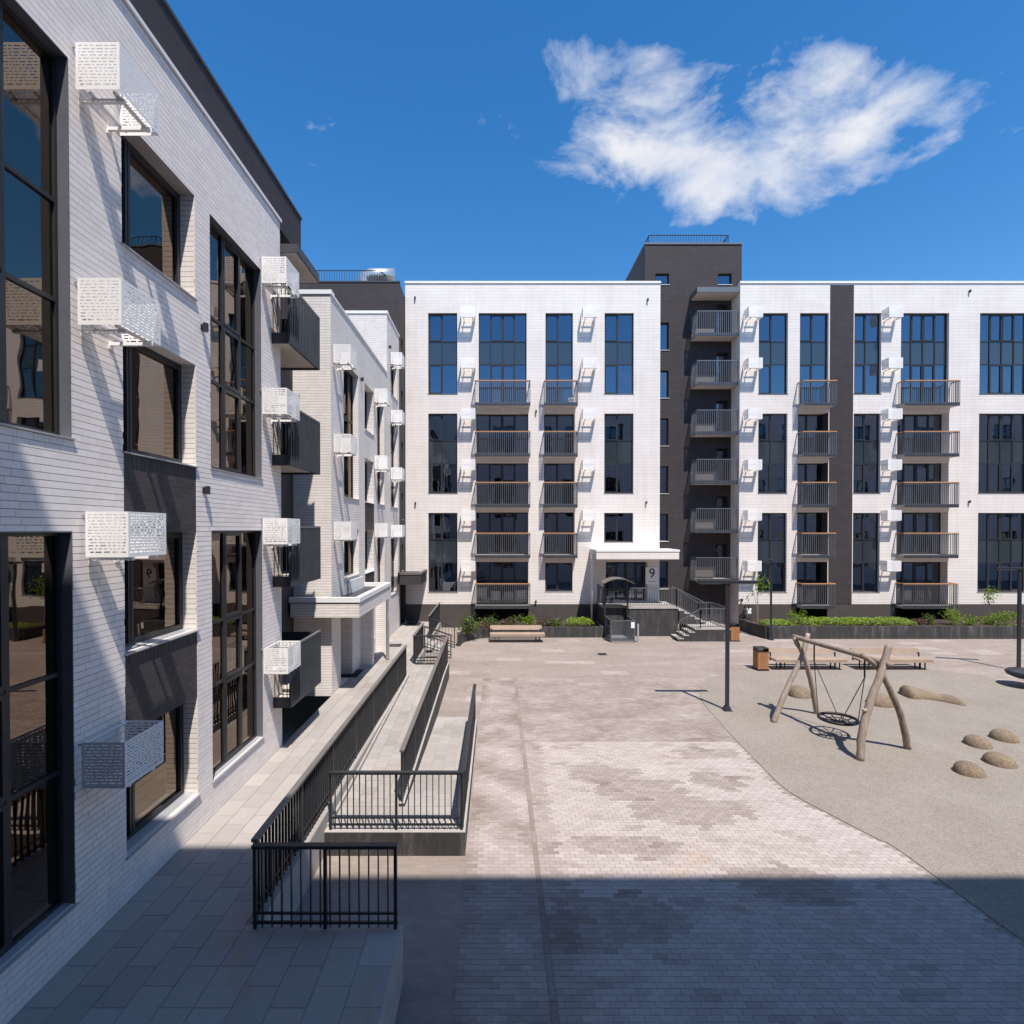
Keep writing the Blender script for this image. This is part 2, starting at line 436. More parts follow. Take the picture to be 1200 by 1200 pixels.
def thing(name, label, cat, loc=(0, 0, 0), group=None):
    o = bpy.data.objects.new(name, None); COL.objects.link(o); o.location = loc; o.empty_display_size = 0.2
    WO[o.name] = Vector(loc); return tag(o, label, cat, group)


def tag(o, label, cat, group=None):
    o['label'] = label; o['category'] = cat
    if group: o['group'] = group
    return o


def struct(o): o['kind'] = 'structure'; return o


def stuff(o):
    if o: o['kind'] = 'stuff'
    return o


def dup(root, loc, rz=0.0, label=None):
    r = root.copy(); COL.objects.link(r); r.location = loc; r.rotation_euler = (0, 0, rz)
    if label: r['label'] = label
    for ch in root.children:
        c = ch.copy(); COL.objects.link(c); c.parent = r
        for g in ch.children:
            d = g.copy(); COL.objects.link(d); d.parent = c
    return r


class PF:                                   # a wall plane that faces the camera side (-Y), at y = c
    def __init__(s, c): s.c = c; s.ax = 'x'

    def p(s, u, v, d=0.0): return (u, s.c - d, v)


class PS:                                   # a wall plane that faces the court (+X), at x = c
    def __init__(s, c): s.c = c; s.ax = 'y'

    def p(s, u, v, d=0.0): return (s.c + d, u, v)


def ub(mb, pl, u0, u1, v0, v1, d0, d1):
    P = pl.p
    mb.hexa([P(u0, v0, d1), P(u1, v0, d1), P(u1, v0, d0), P(u0, v0, d0), P(u0, v1, d1), P(u1, v1, d1), P(u1, v1, d0), P(u0, v1, d0)]); return mb


def wall(mb, pl, u0, u1, v0, v1, ops=(), rev=None):
    """wall sheet with real openings (u0,u1,v0,v1,depth) and their reveals"""
    us = sorted({u0, u1, *[min(max(o[k], u0), u1) for o in ops for k in (0, 1)]})
    vs = sorted({v0, v1, *[min(max(o[k], v0), v1) for o in ops for k in (2, 3)]})
    for a, b in zip(us, us[1:]):
        for c, e in zip(vs, vs[1:]):
            mu, mv = (a + b) / 2, (c + e) / 2
            if any(o[0] < mu < o[1] and o[2] < mv < o[3] for o in ops): continue
            mb.quad(pl.p(a, c), pl.p(b, c), pl.p(b, e), pl.p(a, e))
    r = rev or mb
    for o in ops:
        a, b, c, e, d = o[0], o[1], max(o[2], v0), min(o[3], v1), -o[4]
        if e <= c: continue
        r.quad(pl.p(a, c), pl.p(a, e), pl.p(a, e, d), pl.p(a, c, d)); r.quad(pl.p(b, c), pl.p(b, c, d), pl.p(b, e, d), pl.p(b, e))
        if o[2] >= v0: r.quad(pl.p(a, c), pl.p(a, c, d), pl.p(b, c, d), pl.p(b, c))
        if o[3] <= v1: r.quad(pl.p(a, e), pl.p(b, e), pl.p(b, e, d), pl.p(a, e, d))


def shell(mb, x0, x1, y0, y1, z0, z1, skip=()):
    """closed block without the given sides: f (front -y) b l r t"""
    idx = {'bottom': 0, 't': 1, 'f': 2, 'r': 3, 'b': 4, 'l': 5}
    mb.box(x0, x1, y0, y1, z0, z1, skip=[idx[k] for k in skip] + [0])


def room(mb, pl, o, depth=2.6, m=0.12):
    """the dark room behind an opening"""
    a, b, c, e, d = o[0] - m, o[1] + m, o[2] - 0.05, o[3] + 0.05, -o[4] - 0.11
    P = pl.p; d2 = d - depth
    mb.quad(P(a, c, d2), P(b, c, d2), P(b, e, d2), P(a, e, d2)); mb.quad(P(a, c, d), P(a, c, d2), P(a, e, d2), P(a, e, d))
    mb.quad(P(b, c, d2), P(b, c, d), P(b, e, d), P(b, e, d2)); mb.quad(P(a, c, d), P(b, c, d), P(b, c, d2), P(a, c, d2)); mb.quad(P(a, e, d2), P(b, e, d2), P(b, e, d), P(a, e, d))


def window(parent, pl, o, cols, rows, sash=(0,), spand=(), sill=None, fw=0.055, name='window', proj=0.04, fmat='frame'):
    """frame with mullions and transoms; every pane its own piece. cols/rows are fractions / levels"""
    u0, u1, v0, v1, dep = o[:5]
    pane_material = 'glass'
    if isinstance(pl, PS): pane_material = 'brown_glass'
    m = MB(); d0, d1 = -dep - 0.07, -dep
    us = [u0 + (u1 - u0) * c for c in cols]; h = fw / 2
    ub(m, pl, u0, u0 + fw, v0, v1, d0, d1); ub(m, pl, u1 - fw, u1, v0, v1, d0, d1)
    ub(m, pl, u0 + fw, u1 - fw, v0, v0 + fw, d0, d1); ub(m, pl, u0 + fw, u1 - fw, v1 - fw, v1, d0, d1)
    for u in us[1:-1]: ub(m, pl, u - h, u + h, v0 + fw, v1 - fw, d0, d1 + 0.004)
    for r in rows[1:-1]: ub(m, pl, u0 + fw, u1 - fw, r - h, r + h, d0, d1 - 0.004)
    cells = []
    for i in range(len(us) - 1):
        for j in range(len(rows) - 1):
            a = us[i] + (fw if i == 0 else h); b = us[i + 1] - (fw if i == len(us) - 2 else h)
            c = rows[j] + (fw if j == 0 else h); e = rows[j + 1] - (fw if j == len(rows) - 2 else h)
            if i in sash and j not in spand:
                q = 0.055
                ub(m, pl, a, a + q, c, e, d0 + 0.01, d1 + 0.012); ub(m, pl, b - q, b, c, e, d0 + 0.01, d1 + 0.012)
                ub(m, pl, a + q, b - q, c, c + q, d0 + 0.01, d1 + 0.012); ub(m, pl, a + q, b - q, e - q, e, d0 + 0.01, d1 + 0.012)
                a += q; b -= q; c += q; e -= q
            cells.append((a, b, c, e, j in spand))
    w = m.build(name, fmat, parent)
    for (a, b, c, e, sp) in cells:
        g = MB(); t1 = rnd.uniform(-0.004, 0.004); t2 = rnd.uniform(-0.004, 0.004); dm = -dep - 0.035
        def dd(u, v): return dm + t1 * (u - (a + b) / 2) + t2 * (v - (c + e) / 2)
        a2, b2, c2, e2 = a - 0.008, b + 0.008, c - 0.008, e + 0.008
        P = pl.p; k = 0.006
        g.hexa([P(a2, c2, dd(a2, c2)), P(b2, c2, dd(b2, c2)), P(b2, c2, dd(b2, c2) - k), P(a2, c2, dd(a2, c2) - k),
                P(a2, e2, dd(a2, e2)), P(b2, e2, dd(b2, e2)), P(b2, e2, dd(b2, e2) - k), P(a2, e2, dd(a2, e2) - k)])
        g.build('pane', 'spandrel_glass' if sp else pane_material, w)
    if sill:
        s = MB(); P = pl.p
        s.hexa([P(u0 - 0.03, v0 - 0.030, proj), P(u1 + 0.03, v0 - 0.030, proj), P(u1 + 0.03, v0 - 0.012, -dep + 0.002), P(u0 - 0.03, v0 - 0.012, -dep + 0.002),
                P(u0 - 0.03, v0 - 0.008, proj), P(u1 + 0.03, v0 - 0.008, proj), P(u1 + 0.03, v0 + 0.012, -dep + 0.002), P(u0 - 0.03, v0 + 0.012, -dep + 0.002)])
        s.build('sill', sill, w)
    return w


def curtain(parent, pl, u0, u1, v0, v1, d):
    m = MB(); n = 22
    for i in range(n):
        a = u0 + (u1 - u0) * i / n; b = u0 + (u1 - u0) * (i + 1) / n
        da = d + 0.03 * math.sin(i * 1.9); db = d + 0.03 * math.sin((i + 1) * 1.9)
        m.quad(pl.p(a, v0, da), pl.p(b, v0, db), pl.p(b, v1, db), pl.p(a, v1, da))
    return m.build('curtain', 'curtain', parent, smooth=True)


def gz(y): return -0.25 + 0.0175 * (y - 10)        # the court falls gently towards the camera


def G(px, py, dz=0.0):
    """pixel of the photograph -> point of the court's ground"""
    a = (py - VY) / FPX
    y = (CZ + 0.25 + 0.175 - dz) / (a + 0.0175); return Vector(((px - VX) / FPX * y, y, gz(y) + dz))


# ------------------------------------------------------------------ ground
struct(MB().box(-320, 320, -320, 320, -1.4, -1.0).build('ground', 'ground'))
XE = 62.0
m = MB(); m.hexa([(-6, -0.6, gz(-0.6) - 0.6), (XE, -0.6, gz(-0.6) - 0.6), (XE, 34, gz(34) - 0.6), (-6, 34, gz(34) - 0.6),
                  (-6, -0.6, gz(-0.6)), (XE, -0.6, gz(-0.6)), (XE, 34, gz(34)), (-6, 34, gz(34))])
plaza = struct(m.build('plaza', 'plaza'))

# playground surface with its curved edge
edge_px = [(1062, 1003), (1033, 987), (985, 962), (927, 930), (892, 898), (863, 868), (836, 838), (822, 818), (826, 800), (850, 791), (905, 787)]
bnd = [G(*p) for p in edge_px]
near = [Vector((8.2, 7.4, 0)), Vector((9.6, 4.6, 0)), Vector((11.5, 2.0, 0)), Vector((13.5, -0.3, 0))]
bnd = [Vector((v.x, v.y, gz(v.y))) for v in reversed(near)] + [v for v in bnd if v.y > 9.0]
sm = []
for i in range(len(bnd) - 1):               # smooth the outline
    p0, p1, p2, p3 = bnd[max(i - 1, 0)], bnd[i], bnd[i + 1], bnd[min(i + 2, len(bnd) - 1)]
    for k in range(6):
        t = k / 6
        sm.append(0.5 * ((2 * p1) + (p2 - p0) * t + (2 * p0 - 5 * p1 + 4 * p2 - p3) * t * t + (3 * p1 - p0 - 3 * p2 + p3) * t ** 3))
sm.append(bnd[-1])
far = [G(1000, 786), G(1100, 786), G(1160, 794), G(1200, 806)]
far += [Vector((26, 18.5, 0)), Vector((34, 14, 0)), Vector((40, -0.3, 0))]
ring = sm + far
bmm = bmesh.new(); up = [bmm.verts.new((v.x, v.y, gz(v.y) + 0.016)) for v in ring]; lo = [bmm.verts.new((v.x, v.y, gz(v.y) - 0.05)) for v in ring]
bmm.faces.new(up[::-1]); n = len(ring)
for i in range(n): bmm.faces.new((up[i], up[(i + 1) % n], lo[(i + 1) % n], lo[i]))
bmesh.ops.recalc_face_normals(bmm, faces=bmm.faces); bmesh.ops.triangulate(bmm, faces=[f for f in bmm.faces if len(f.verts) > 4])
me = bpy.data.meshes.new('playground_surface'); bmm.to_mesh(me); bmm.free(); me.materials.append(MATS['rubber_surface'])
po = bpy.data.objects.new('playground_surface', me); COL.objects.link(po); struct(po)


def inside(x, y):
    c = False
    for i in range(n):
        a, b = ring[i], ring[(i + 1) % n]
        if (a.y > y) != (b.y > y) and x < (b.x - a.x) * (y - a.y) / (b.y - a.y) + a.x: c = not c
    return c


def fb(x, y, s, seed=0.0, oct=4): return mnoise.fractal(Vector((x * s + seed, y * s - seed, seed)), 1.0, 2.0, oct)


def bleach(x, y):
    """how bleached the paving is here (lime bloom, with patches of replaced pavers)"""
    bx_ = math.floor(x / 0.62 + 0.9 * math.sin(math.floor(y / 0.5) * 12.9)); by_ = math.floor(y / 0.5)
    blk = (math.sin(bx_ * 91.7 + by_ * 47.3) * 43758.5) % 1.0 - 0.5            # lots laid from different pallets
    if x < 0.74:
        v = 0.52 + 0.55 * fb(x * 1.4, y * 1.2, 0.75, 3, 5) - 0.55 * max(0, abs(x - 0.1) - 0.33)
        if y > 16.5: v -= 0.12
        return v
    if y < 15.7:
        v = 0.82 + 0.10 * fb(x, y, 1.1, 9) + 0.10 * blk; x = math.floor(x / 0.3) * 0.3 + 0.15; y = math.floor(y / 0.2) * 0.2 + 0.1
        for cx, cy, rx, ry in PATCH:
            k = ((x - cx) / rx) ** 2 + ((y - cy) / ry) ** 2 + 1.25 * fb(x, y, 1.0, 21, 5)
            if k < 1: v -= 0.43; break
        ln = abs(fb(x * 0.8, y * 1.3, 0.42, 33))
        if ln < 0.026: v -= 0.27
        if x < 1.05: v -= 0.3
        return v
    if y < 19.6: return 0.34 + 0.34 * fb(x, y * 1.6, 0.55, 5, 5) + 0.22 * blk
    return 0.34 + 0.26 * fb(x * 0.6, y * 1.4, 0.5, 12, 5) + 0.18 * blk


PATCH = [(G(*p).x, G(*p).y, a, b) for p, a, b in (((712, 908), 0.9, 0.55), ((760, 925), 0.9, 0.8), ((800, 955), 1.2, 0.5), ((845, 948), 0.8, 0.45), ((845, 915), 0.8, 0.45), ((735, 993), 1.1, 0.35), ((828, 883), 0.9, 0.4), ((690, 1080), 1.3, 0.6), ((900, 1040), 1.2, 0.5))]
unit = MB().box(-0.5, 0.5, -0.5, 0.5, 0, 1, skip=(0,))
um = bpy.data.meshes.new('paver'); um.from_pydata(unit.v, [], unit.f); um.materials.append(MATS['paver'])
cells = []
x0, x1, ya, yb = -0.56, 13.0, 5.2, 22.0
row = 0; y = ya
while y < yb:
    for strip in (0, 1):
        w = 0.2; a, b = (x0, 0.70) if strip == 0 else (0.80, x1)
        off = (row % 2) * 0.1 + rnd.uniform(-0.004, 0.004)
        x = a - off
        while x < b:
            l, r = max(x, a), min(x + w, b)
            if r - l > 0.03 and not inside((l + r) / 2, y + 0.05) and not inside(r, y) and not inside(r, y + 0.1):
                cells.append(((l + r) / 2, y + 0.05, r - l - 0.006, 0.094))
            x += w
    y += 0.1; row += 1
for yy in [ya + 0.4 * k for k in range(int((yb - ya) / 0.4))]:           # long stones of the drain line
    cells.append((0.75, yy + 0.2, 0.086, 0.394))


def key(c):
    x, y = c[0], c[1]; py = VY + FPX * (CZ - gz(y)) / y; px = VX + FPX * x / y
    return (0 if (py < 1000 and 545 < px < 1060) else 1, y)


cells.sort(key=key)
sm_ = MB(); tints = []
for i, (x, y, w, h) in enumerate(cells):
    t = 0.12 if abs(x - 0.75) < 0.02 else bleach(x, y); z = gz(y) + 0.010 + rnd.uniform(-0.0015, 0.0015)
    if i < 300:
        o = bpy.data.objects.new('paver', um); COL.objects.link(o); o.parent = plaza
        o.location = Vector((x, y, z - 0.03)) - WO['plaza']; o.scale = (w, h, 0.03); o.rotation_euler = (math.atan(0.0175), 0, 0); o.color = (t, t, t, 1)
    else:
        tl = rnd.uniform(-0.004, 0.004); a = 0.0175 * h / 2
        sm_.hexa([(x - w / 2, y - h / 2, z - .03), (x + w / 2, y - h / 2, z - .03), (x + w / 2, y + h / 2, z - .03), (x - w / 2, y + h / 2, z - .03),
                  (x - w / 2, y - h / 2, z - a - tl * w), (x + w / 2, y - h / 2, z - a + tl * w), (x + w / 2, y + h / 2, z + a + tl * w), (x - w / 2, y + h / 2, z + a - tl * w)], skip=(0,))
        tints += [t] * 5
pv = stuff(sm_.build('paver_field', 'paver', plaza, tint=tints)); pv.color = (0, 0, 0, 1)

# ------------------------------------------------------------------ raised walkway, ramps and steps on the left
WZ = 0.5; XW = -5.45; XR = -3.38
um2 = bpy.data.meshes.new('slab'); um2.from_pydata(unit.v, [], unit.f); um2.materials.append(MATS['slab'])


def slabs(parent, x0, x1, y0, y1, zf, w, h, bond=True, gap=0.008):
    y = y0; k = 0; slope = math.atan2(zf(y1) - zf(y0), y1 - y0)
    nx = max(1, round((x1 - x0) / w)); w = (x1 - x0) / nx
    for i in range(nx):
        y = y0 - (h * 0.5 if (bond and i % 2) else 0); cx = x0 + (i + 0.5) * w
        while y < y1 - 0.01:
            a, b = max(y, y0), min(y + h, y1); y += h
            if b - a < 0.04: continue
            t = 0.55 + 0.35 * fb(cx, (a + b) / 2, 0.6, 41) + rnd.uniform(-0.13, 0.13)
            o = bpy.data.objects.new('slab', um2); COL.objects.link(o); o.parent = parent
            o.location = Vector((cx, (a + b) / 2, zf((a + b) / 2) - 0.02 + rnd.uniform(-.001, .001))) - wo(parent)
            o.scale = (w - gap, b - a - gap, 0.03); o.rotation_euler = (slope, 0, 0); o.color = (t, t, t, 1)


m = MB(); m.box(XW, XR + 0.09, 7.52, 32.4, -0.9, WZ - 0.002); m.box(XW, -1.3, -0.6, 7.52, -0.9, WZ - 0.002)
walk = struct(m.build('walkway', 'concrete'))
slabs(walk, XW + 0.02, XR - 0.10, 2.0, 32.3, lambda y: WZ, 0.40, 0.60)
slabs(walk, XR - 0.09, XR + 0.085, 7.55, 32.3, lambda y: WZ, 0.17, 1.2, False)
slabs(walk, XR - 0.09, -1.32, 2.0, 7.5, lambda y: WZ, 0.4, 0.6)
RZ0 = 0.17


def z1(y): return RZ0 + (WZ - RZ0) * min(1, max(0, (y - 11.4) / (20.3 - 11.4)))


def z2(y): return RZ0 + (gz(17.6) + 0.03 - RZ0) * min(1, max(0, (y - 11.4) / (17.6 - 11.4)))


def strip(mb, x0, x1, ys, zf, zb=-0.8):
    for a, b in zip(ys, ys[1:]):
        mb.hexa([(x0, a, zb), (x1, a, zb), (x1, b, zb), (x0, b, zb), (x0, a, zf(a)), (x1, a, zf(a)), (x1, b, zf(b)), (x0, b, zf(b))])


m = MB(); strip(m, XR + 0.092, -2.06, [11.4, 20.3], lambda y: z1(y) - 0.002); m.box(XR + 0.092, -2.06, 20.302, 22.1, -0.8, WZ - 0.002)
m.box(XR + 0.092, -0.72, 10.52, 11.398, -0.8, RZ0 - 0.002)
ramp = struct(m.build('ramp', 'concrete'))
slabs(ramp, XR + 0.12, -2.08, 11.4, 20.3, z1, 0.31, 0.31); slabs(ramp, XR + 0.12, -2.08, 20.31, 22.05, lambda y: WZ, 0.31, 0.31)
slabs(ramp, XR + 0.12, -0.74, 10.56, 11.39, lambda y: RZ0, 0.31, 0.28, False)
m = MB(); strip(m, -1.93, -0.72, [11.402, 17.6], lambda y: z2(y) - 0.002)
ramp2 = struct(m.build('ramp', 'concrete'))
slabs(ramp2, -1.92, -0.74, 11.41, 17.6, z2, 0.30, 0.30)
# kerb walls of the ramp
m = MB(); m.box(XR + 0.092, -0.60, 10.36, 10.518, -0.8, RZ0 + 0.035); m.box(-0.718, -0.60, 10.52, 16.6, -0.8, RZ0 + 0.03)
strip(m, -2.058, -1.932, [11.402, 20.3], lambda y: z1(y) + 0.06); strip(m, -2.058, -1.932, [20.302, 22.2], lambda y: WZ + 0.06)
m.box(XR + 0.092, -2.06, 22.102, 22.2, -0.8, WZ + 0.06)
kw = tag(m.build('ramp_wall', 'dark_concrete'), 'dark stained concrete kerb walls carrying the ramp railings', 'wall')
m = MB(); strip(m, XR + 0.05, XR + 0.13, [11.4, 20.2], lambda y: z1(y) + 0.11, 0.1); m.box(XR + 0.05, XR + 0.13, 10.53, 11.398, 0, RZ0 + 0.11)
tag(m.build('kerb', 'concrete'), 'low concrete kerb between walkway and upper ramp', 'kerb')
m = MB(); strip(m, -2.05, -1.94, [11.41, 20.3], lambda y: z1(y) + 0.072, 0.1); strip(m, -2.05, -1.94, [20.3, 22.19], lambda y: WZ + 0.072, 0.2)
m.box(-0.725, -0.598, 10.528, 16.6, RZ0 + 0.031, RZ0 + 0.045); m.box(XR + 0.09, -0.598, 10.358, 10.525, RZ0 + 0.036, RZ0 + 0.05)
o = m.build('coping', 'concrete', kw)

BAL = MB().box(-0.007, 0.007, -0.02, 0.02, 0, 1); bm_ = bpy.data.meshes.new('baluster'); bm_.from_pydata(BAL.v, [], BAL.f); bm_.materials.append(MATS['rail'])


def railing(label, a, b, zf, h=1.1, gap=0.125, posts=3, name='railing', toe=0.09, top='rail_top', capw=0.095, foot=0.05, group='railings along the ramps and walkway'):
    """posts, bottom rails, balusters and a broad handrail along a straight run, following zf(t)"""
    a = Vector((a[0], a[1], 0)); b = Vector((b[0], b[1], 0)); L = (b - a).length
    r = thing(name, label, 'railing', (a.x, a.y, zf(0)), group)

    def P(t, z): q = a.lerp(b, t); return Vector((q.x, q.y, zf(t) + z))
    MB().bar(P(0, h), P(1, h), capw, 0.045).build('handrail', top, r)
    MB().bar(P(0, toe), P(1, toe), 0.03, 0.035).build('bottom_rail', 'rail', r); MB().bar(P(0, toe + 0.13), P(1, toe + 0.13), 0.025, 0.03).build('bottom_rail', 'rail', r)
    for k in range(posts):
        t = k / (posts - 1); t = min(max(t, 0.03 / L), 1 - 0.03 / L)
        d = (b - a).normalized() * 0.022; nn = Vector((-d.y, d.x, 0)); p, q = P(t, -foot), P(t, h - 0.022); mm = MB()
        mm.hexa([p - d - nn, p + d - nn, p + d + nn, p - d + nn, q - d - nn, q + d - nn, q + d + nn, q - d + nn]); mm.build('post', 'rail', r)
    nb = int(L / gap)
    for k in range(1, nb):
        t = k / nb; p = P(t, toe - 0.06)
        put('baluster', bm_, r, p, (1, 1, h - toe + 0.04), (0, 0, math.atan2(b.y - a.y, b.x - a.x)))
    return r


railing('long dark railing with broad brown handrail edging the raised walkway', (XR, 7.57), (XR, 20.3), lambda t: WZ, 1.15, 0.125, 8)
railing('short dark railing on walkway edge between ramp landing and garden steps', (XR, 22.2), (XR, 25.1), lambda t: WZ, 1.15, 0.125, 3)
railing('dark railing on walkway edge running from garden steps to far wall', (XR, 27.3), (XR, 32.3), lambda t: WZ, 1.15, 0.14, 3)
railing('sloping dark railing between the upper and lower ramp lanes', (-2.0, 11.45), (-2.0, 22.1), lambda t: z1(11.45 + t * 10.65) + 0.06, 1.09, 0.125, 7)
railing('dark railing on the outer edge of the ramp beside the paved court', (-0.66, 10.5), (-0.66, 16.5), lambda t: RZ0 + 0.045 - t * 0.03, 1.1, 0.125, 4, top='rail')
railing('dark railing across the low end of the ramp above its front wall', (XR + 0.16, 10.44), (-0.64, 10.44), lambda t: RZ0 + 0.06, 1.09, 0.117, 3, top='rail')
railing('dark railing closing the top landing of the ramp', (XR + 0.04, 22.15), (-2.03, 22.15), lambda t: WZ + 0.06, 1.09, 0.13, 2, top='rail')
railing('dark railing at the near end of the walkway turning towards the court', (XR + 0.03, 7.45), (-1.36, 7.45), lambda t: WZ, 1.15, 0.125, 3, top='rail')

# garden steps from the walkway
st = thing('garden_steps', 'pale concrete steps descending from the walkway to the curved planter', 'steps', (-2.9, 26.2, 0))
sx = XR + 0.092
for k in range(3):
    MB().box(sx, sx + 0.95 - 0.32 * k, 25.15, 27.25, -0.3 + 0.36 * k - (0.02 if k else 0), 0.06 + 0.15 * (k + 1) - 0.11 + 0.02).build('step', 'concrete', st)
for yy, w_ in ((25.12, 'near side'), (27.28, 'far side')):
    railing('dark sloping railing on the %s of the garden steps' % w_, (XR + 0.04, yy), (XR + 1.3, yy), lambda t: WZ - 0.42 * t + 0.02, 1.0, 0.14, 2, top='rail', group='garden step railings')

# ------------------------------------------------------------------ cage for an air conditioner
def perforated(w, h, seed, axis):
    """sheet metal with staggered slots cut through it; axis 'x' panel in x-z, 'y' panel in y-z"""
    rr = random.Random(seed); m = MB(); th = 0.004; e = 0.035; nr = 13; rh = (h - 2 * e) / nr

    def box(a, b, c, d):
        if axis == 'x': m.box(a, b, -th / 2, th / 2, c, d)
        else: m.box(-th / 2, th / 2, a, b, c, d)
    box(0, w, 0, e); box(0, w, h - e, h); box(0, e, e, h - e); box(w - e, w, e, h - e)
    for r in range(nr):
        z = e + r * rh
        box(e, w - e, z, z + rh * 0.64) if r else box(e, w - e, z, z + rh * 0.5)
        zz, zt = z + rh * (0.64 if r else 0.5), z + rh
        if r == nr - 1: zt = h - e
        x = e + rr.uniform(-0.05, 0.0)
        while x < w - e:
            s = rr.choice((0.03, 0.05, 0.085)); b = rr.uniform(0.018, 0.03)
            l, q = max(x + s, e), min(x + s + b, w - e)
            if q > l: box(l, q, zz, zt)
            x += s + b
    return m


CW, CD, CH = 0.82, 0.56, 0.60
cage_me = {}
for nm, w, ax, sd_ in (('front_panel', CW, 'x', 3), ('side_panel', CD, 'y', 5)):
    q = perforated(w, CH, sd_, ax); me = bpy.data.meshes.new(nm); me.from_pydata(q.v, [], q.f); me.materials.append(MATS['white_metal']); cage_me[nm] = me
q = MB()                                     # top back bar and the bracket arms, in cage space: x along wall, y out from wall is -y
q.box(0.01, CW - 0.01, -0.055, -0.03, CH - 0.03, CH - 0.004)
me = bpy.data.meshes.new('back_bar'); me.from_pydata(q.v, [], q.f); me.materials.append(MATS['white_metal']); cage_me['back_bar'] = me
q = MB(); q.box(-0.025, 0.025, -CD + 0.03, 0.05, -0.05, -0.006); q.box(-0.045, 0.045, 0.025, 0.05, -0.10, -0.051)
me = bpy.data.meshes.new('bracket'); me.from_pydata(q.v, [], q.f); me.materials.append(MATS['white_metal']); cage_me['bracket'] = me
q = MB(); q.box(0.06, CW - 0.06, -0.15, -0.11, -0.004, 0.03); q.box(0.06, CW - 0.06, -CD + 0.09, -CD + 0.13, -0.004, 0.03)
me = bpy.data.meshes.new('bottom_rail'); me.from_pydata(q.v, [], q.f); me.materials.append(MATS['white_metal']); cage_me['bottom_rail'] = me
q = MB(); q.box(-0.012, 0.012, -0.06, 0.0, -0.012, 0.012)
me = bpy.data.meshes.new('wall_bolt'); me.from_pydata(q.v, [], q.f); me.materials.append(MATS['sill_metal']); cage_me['wall_bolt'] = me
ORD = ['ground', 'first', 'second', 'third', 'fourth', 'fifth', 'sixth']


def cage(pl, u, ztop, label, group):
    """u is the edge that comes first when walking along the wall"""
    gap = 0.06
    if pl.ax == 'x': loc = (u, pl.c - gap, ztop - CH); rz = 0
    else: loc = (pl.c + gap, u, ztop - CH); rz = R(90)
    t = thing('air_conditioner_cage', label, 'cage', loc, group)
    for nm, l in (('front_panel', (0, -CD, 0)), ('side_panel', (0, -CD, 0)), ('side_panel', (CW, -CD, 0)), ('back_bar', (0, 0, 0)), ('bracket', (0.16, 0.008, 0)), ('bracket', (CW - 0.16, 0.008, 0)), ('bottom_rail', (0, 0, 0)), ('wall_bolt', (0.02, 0.06, CH - 0.04)), ('wall_bolt', (CW - 0.02, 0.06, CH - 0.04))):
        o = bpy.data.objects.new(nm, cage_me[nm]); COL.objects.link(o); o.parent = t; o.location = l
    t.rotation_euler = (0, 0, rz)
    return t


def wall_lamp(pl, u, v, label):
    t = thing('wall_lamp', label, 'lamp', pl.p(u, v - 0.12, 0), 'spot lamps on the walls')
    m = MB(); ub(m, pl, u - 0.04, u + 0.04, v - 0.05, v + 0.05, 0.0, 0.025); m.build('mounting_plate', 'frame', t)
    c = Vector(pl.p(u, v, 0.08)); MB().tube([c - Vector((0, 0, 0.075)), c + Vector((0, 0, 0.075))], 0.05, 12).build('barrel', 'lamp_metal', t)
    MB().tube([pl.p(u, v, 0.02), pl.p(u, v, 0.06)], 0.02, 8).build('arm', 'frame', t)
    return t


# ------------------------------------------------------------------ left building, near block, laid brick by brick
PA = PS(XW); Y0A, Y1A, ZA = -0.55, 13.8, 13.7
A = thing('apartment_building', 'near white brick apartment block with tall dark windows and dark spandrel panels', 'building', (-9, 7, 0))
TALL3 = [0, 1 / 3, 2 / 3, 1]
opsA = []
for u0, u1 in ((4.62, 7.0), (10.42, 12.66)):
    opsA += [(u0, u1, 7.17, 11.98, 0.13), (u0, u1, 1.17, 5.97, 0.13)]
col2 = [(7.98, 9.9, b, t, 0.25) for b, t in ((10.15, 12.0), (7.14, 8.96), (4.18, 5.95), (1.18, 2.96))]
opsA += col2
opsA += [(1.2, 3.6, 7.17, 11.98, 0.13), (1.2, 3.6, 1.17, 5.97, 0.13)]
mw, mr = MB(), MB(); wall(mw, PA, Y0A, Y1A, WZ - 0.02, ZA, opsA, mr)
shell(mw, -16, XW, Y0A, Y1A, WZ - 0.02, ZA, skip=('r', 'f'))
wallA = mw.build('wall', 'mortar', A)
mr.build('window_reveal', 'white_tile_near_front', A)
m = MB()
for o in opsA:                               # folded metal linings of the tall windows
    if o[4] < 0.2:
        ub(m, PA, o[0] + 0.001, o[0] + 0.012, o[2], o[3], -0.13, 0.012); ub(m, PA, o[1] - 0.012, o[1] - 0.001, o[2], o[3], -0.13, 0.012); ub(m, PA, o[0] + 0.012, o[1] - 0.012, o[3] - 0.012, o[3] - 0.001, -0.13, 0.012)
stuff(m.build('metal_lining', 'lining_grey', A))
intA = MB()
for o in opsA: room(intA, PA, o)
intA.build('interior', 'interior', A)
panels = [(7.98, 9.9, 5.95, 7.14), (7.98, 9.9, 2.96, 4.18)]


def subtract(r, ops):
    out = [r]
    for o in ops:
        nx = []
        for (a, b, c, e) in out:
            A0, B0, C0, E0 = o[:4]
            if b <= A0 or a >= B0 or e <= C0 or c >= E0: nx.append((a, b, c, e)); continue
            if a < A0: nx.append((a, A0, c, e))
            if b > B0: nx.append((B0, b, c, e))
            a2, b2 = max(a, A0), min(b, B0)
            if c < C0: nx.append((a2, b2, c, C0))
            if e > E0: nx.append((a2, b2, E0, e))
        out = nx
    return [r for r in out if r[1] - r[0] > 0.02 and r[3] - r[2] > 0.02]


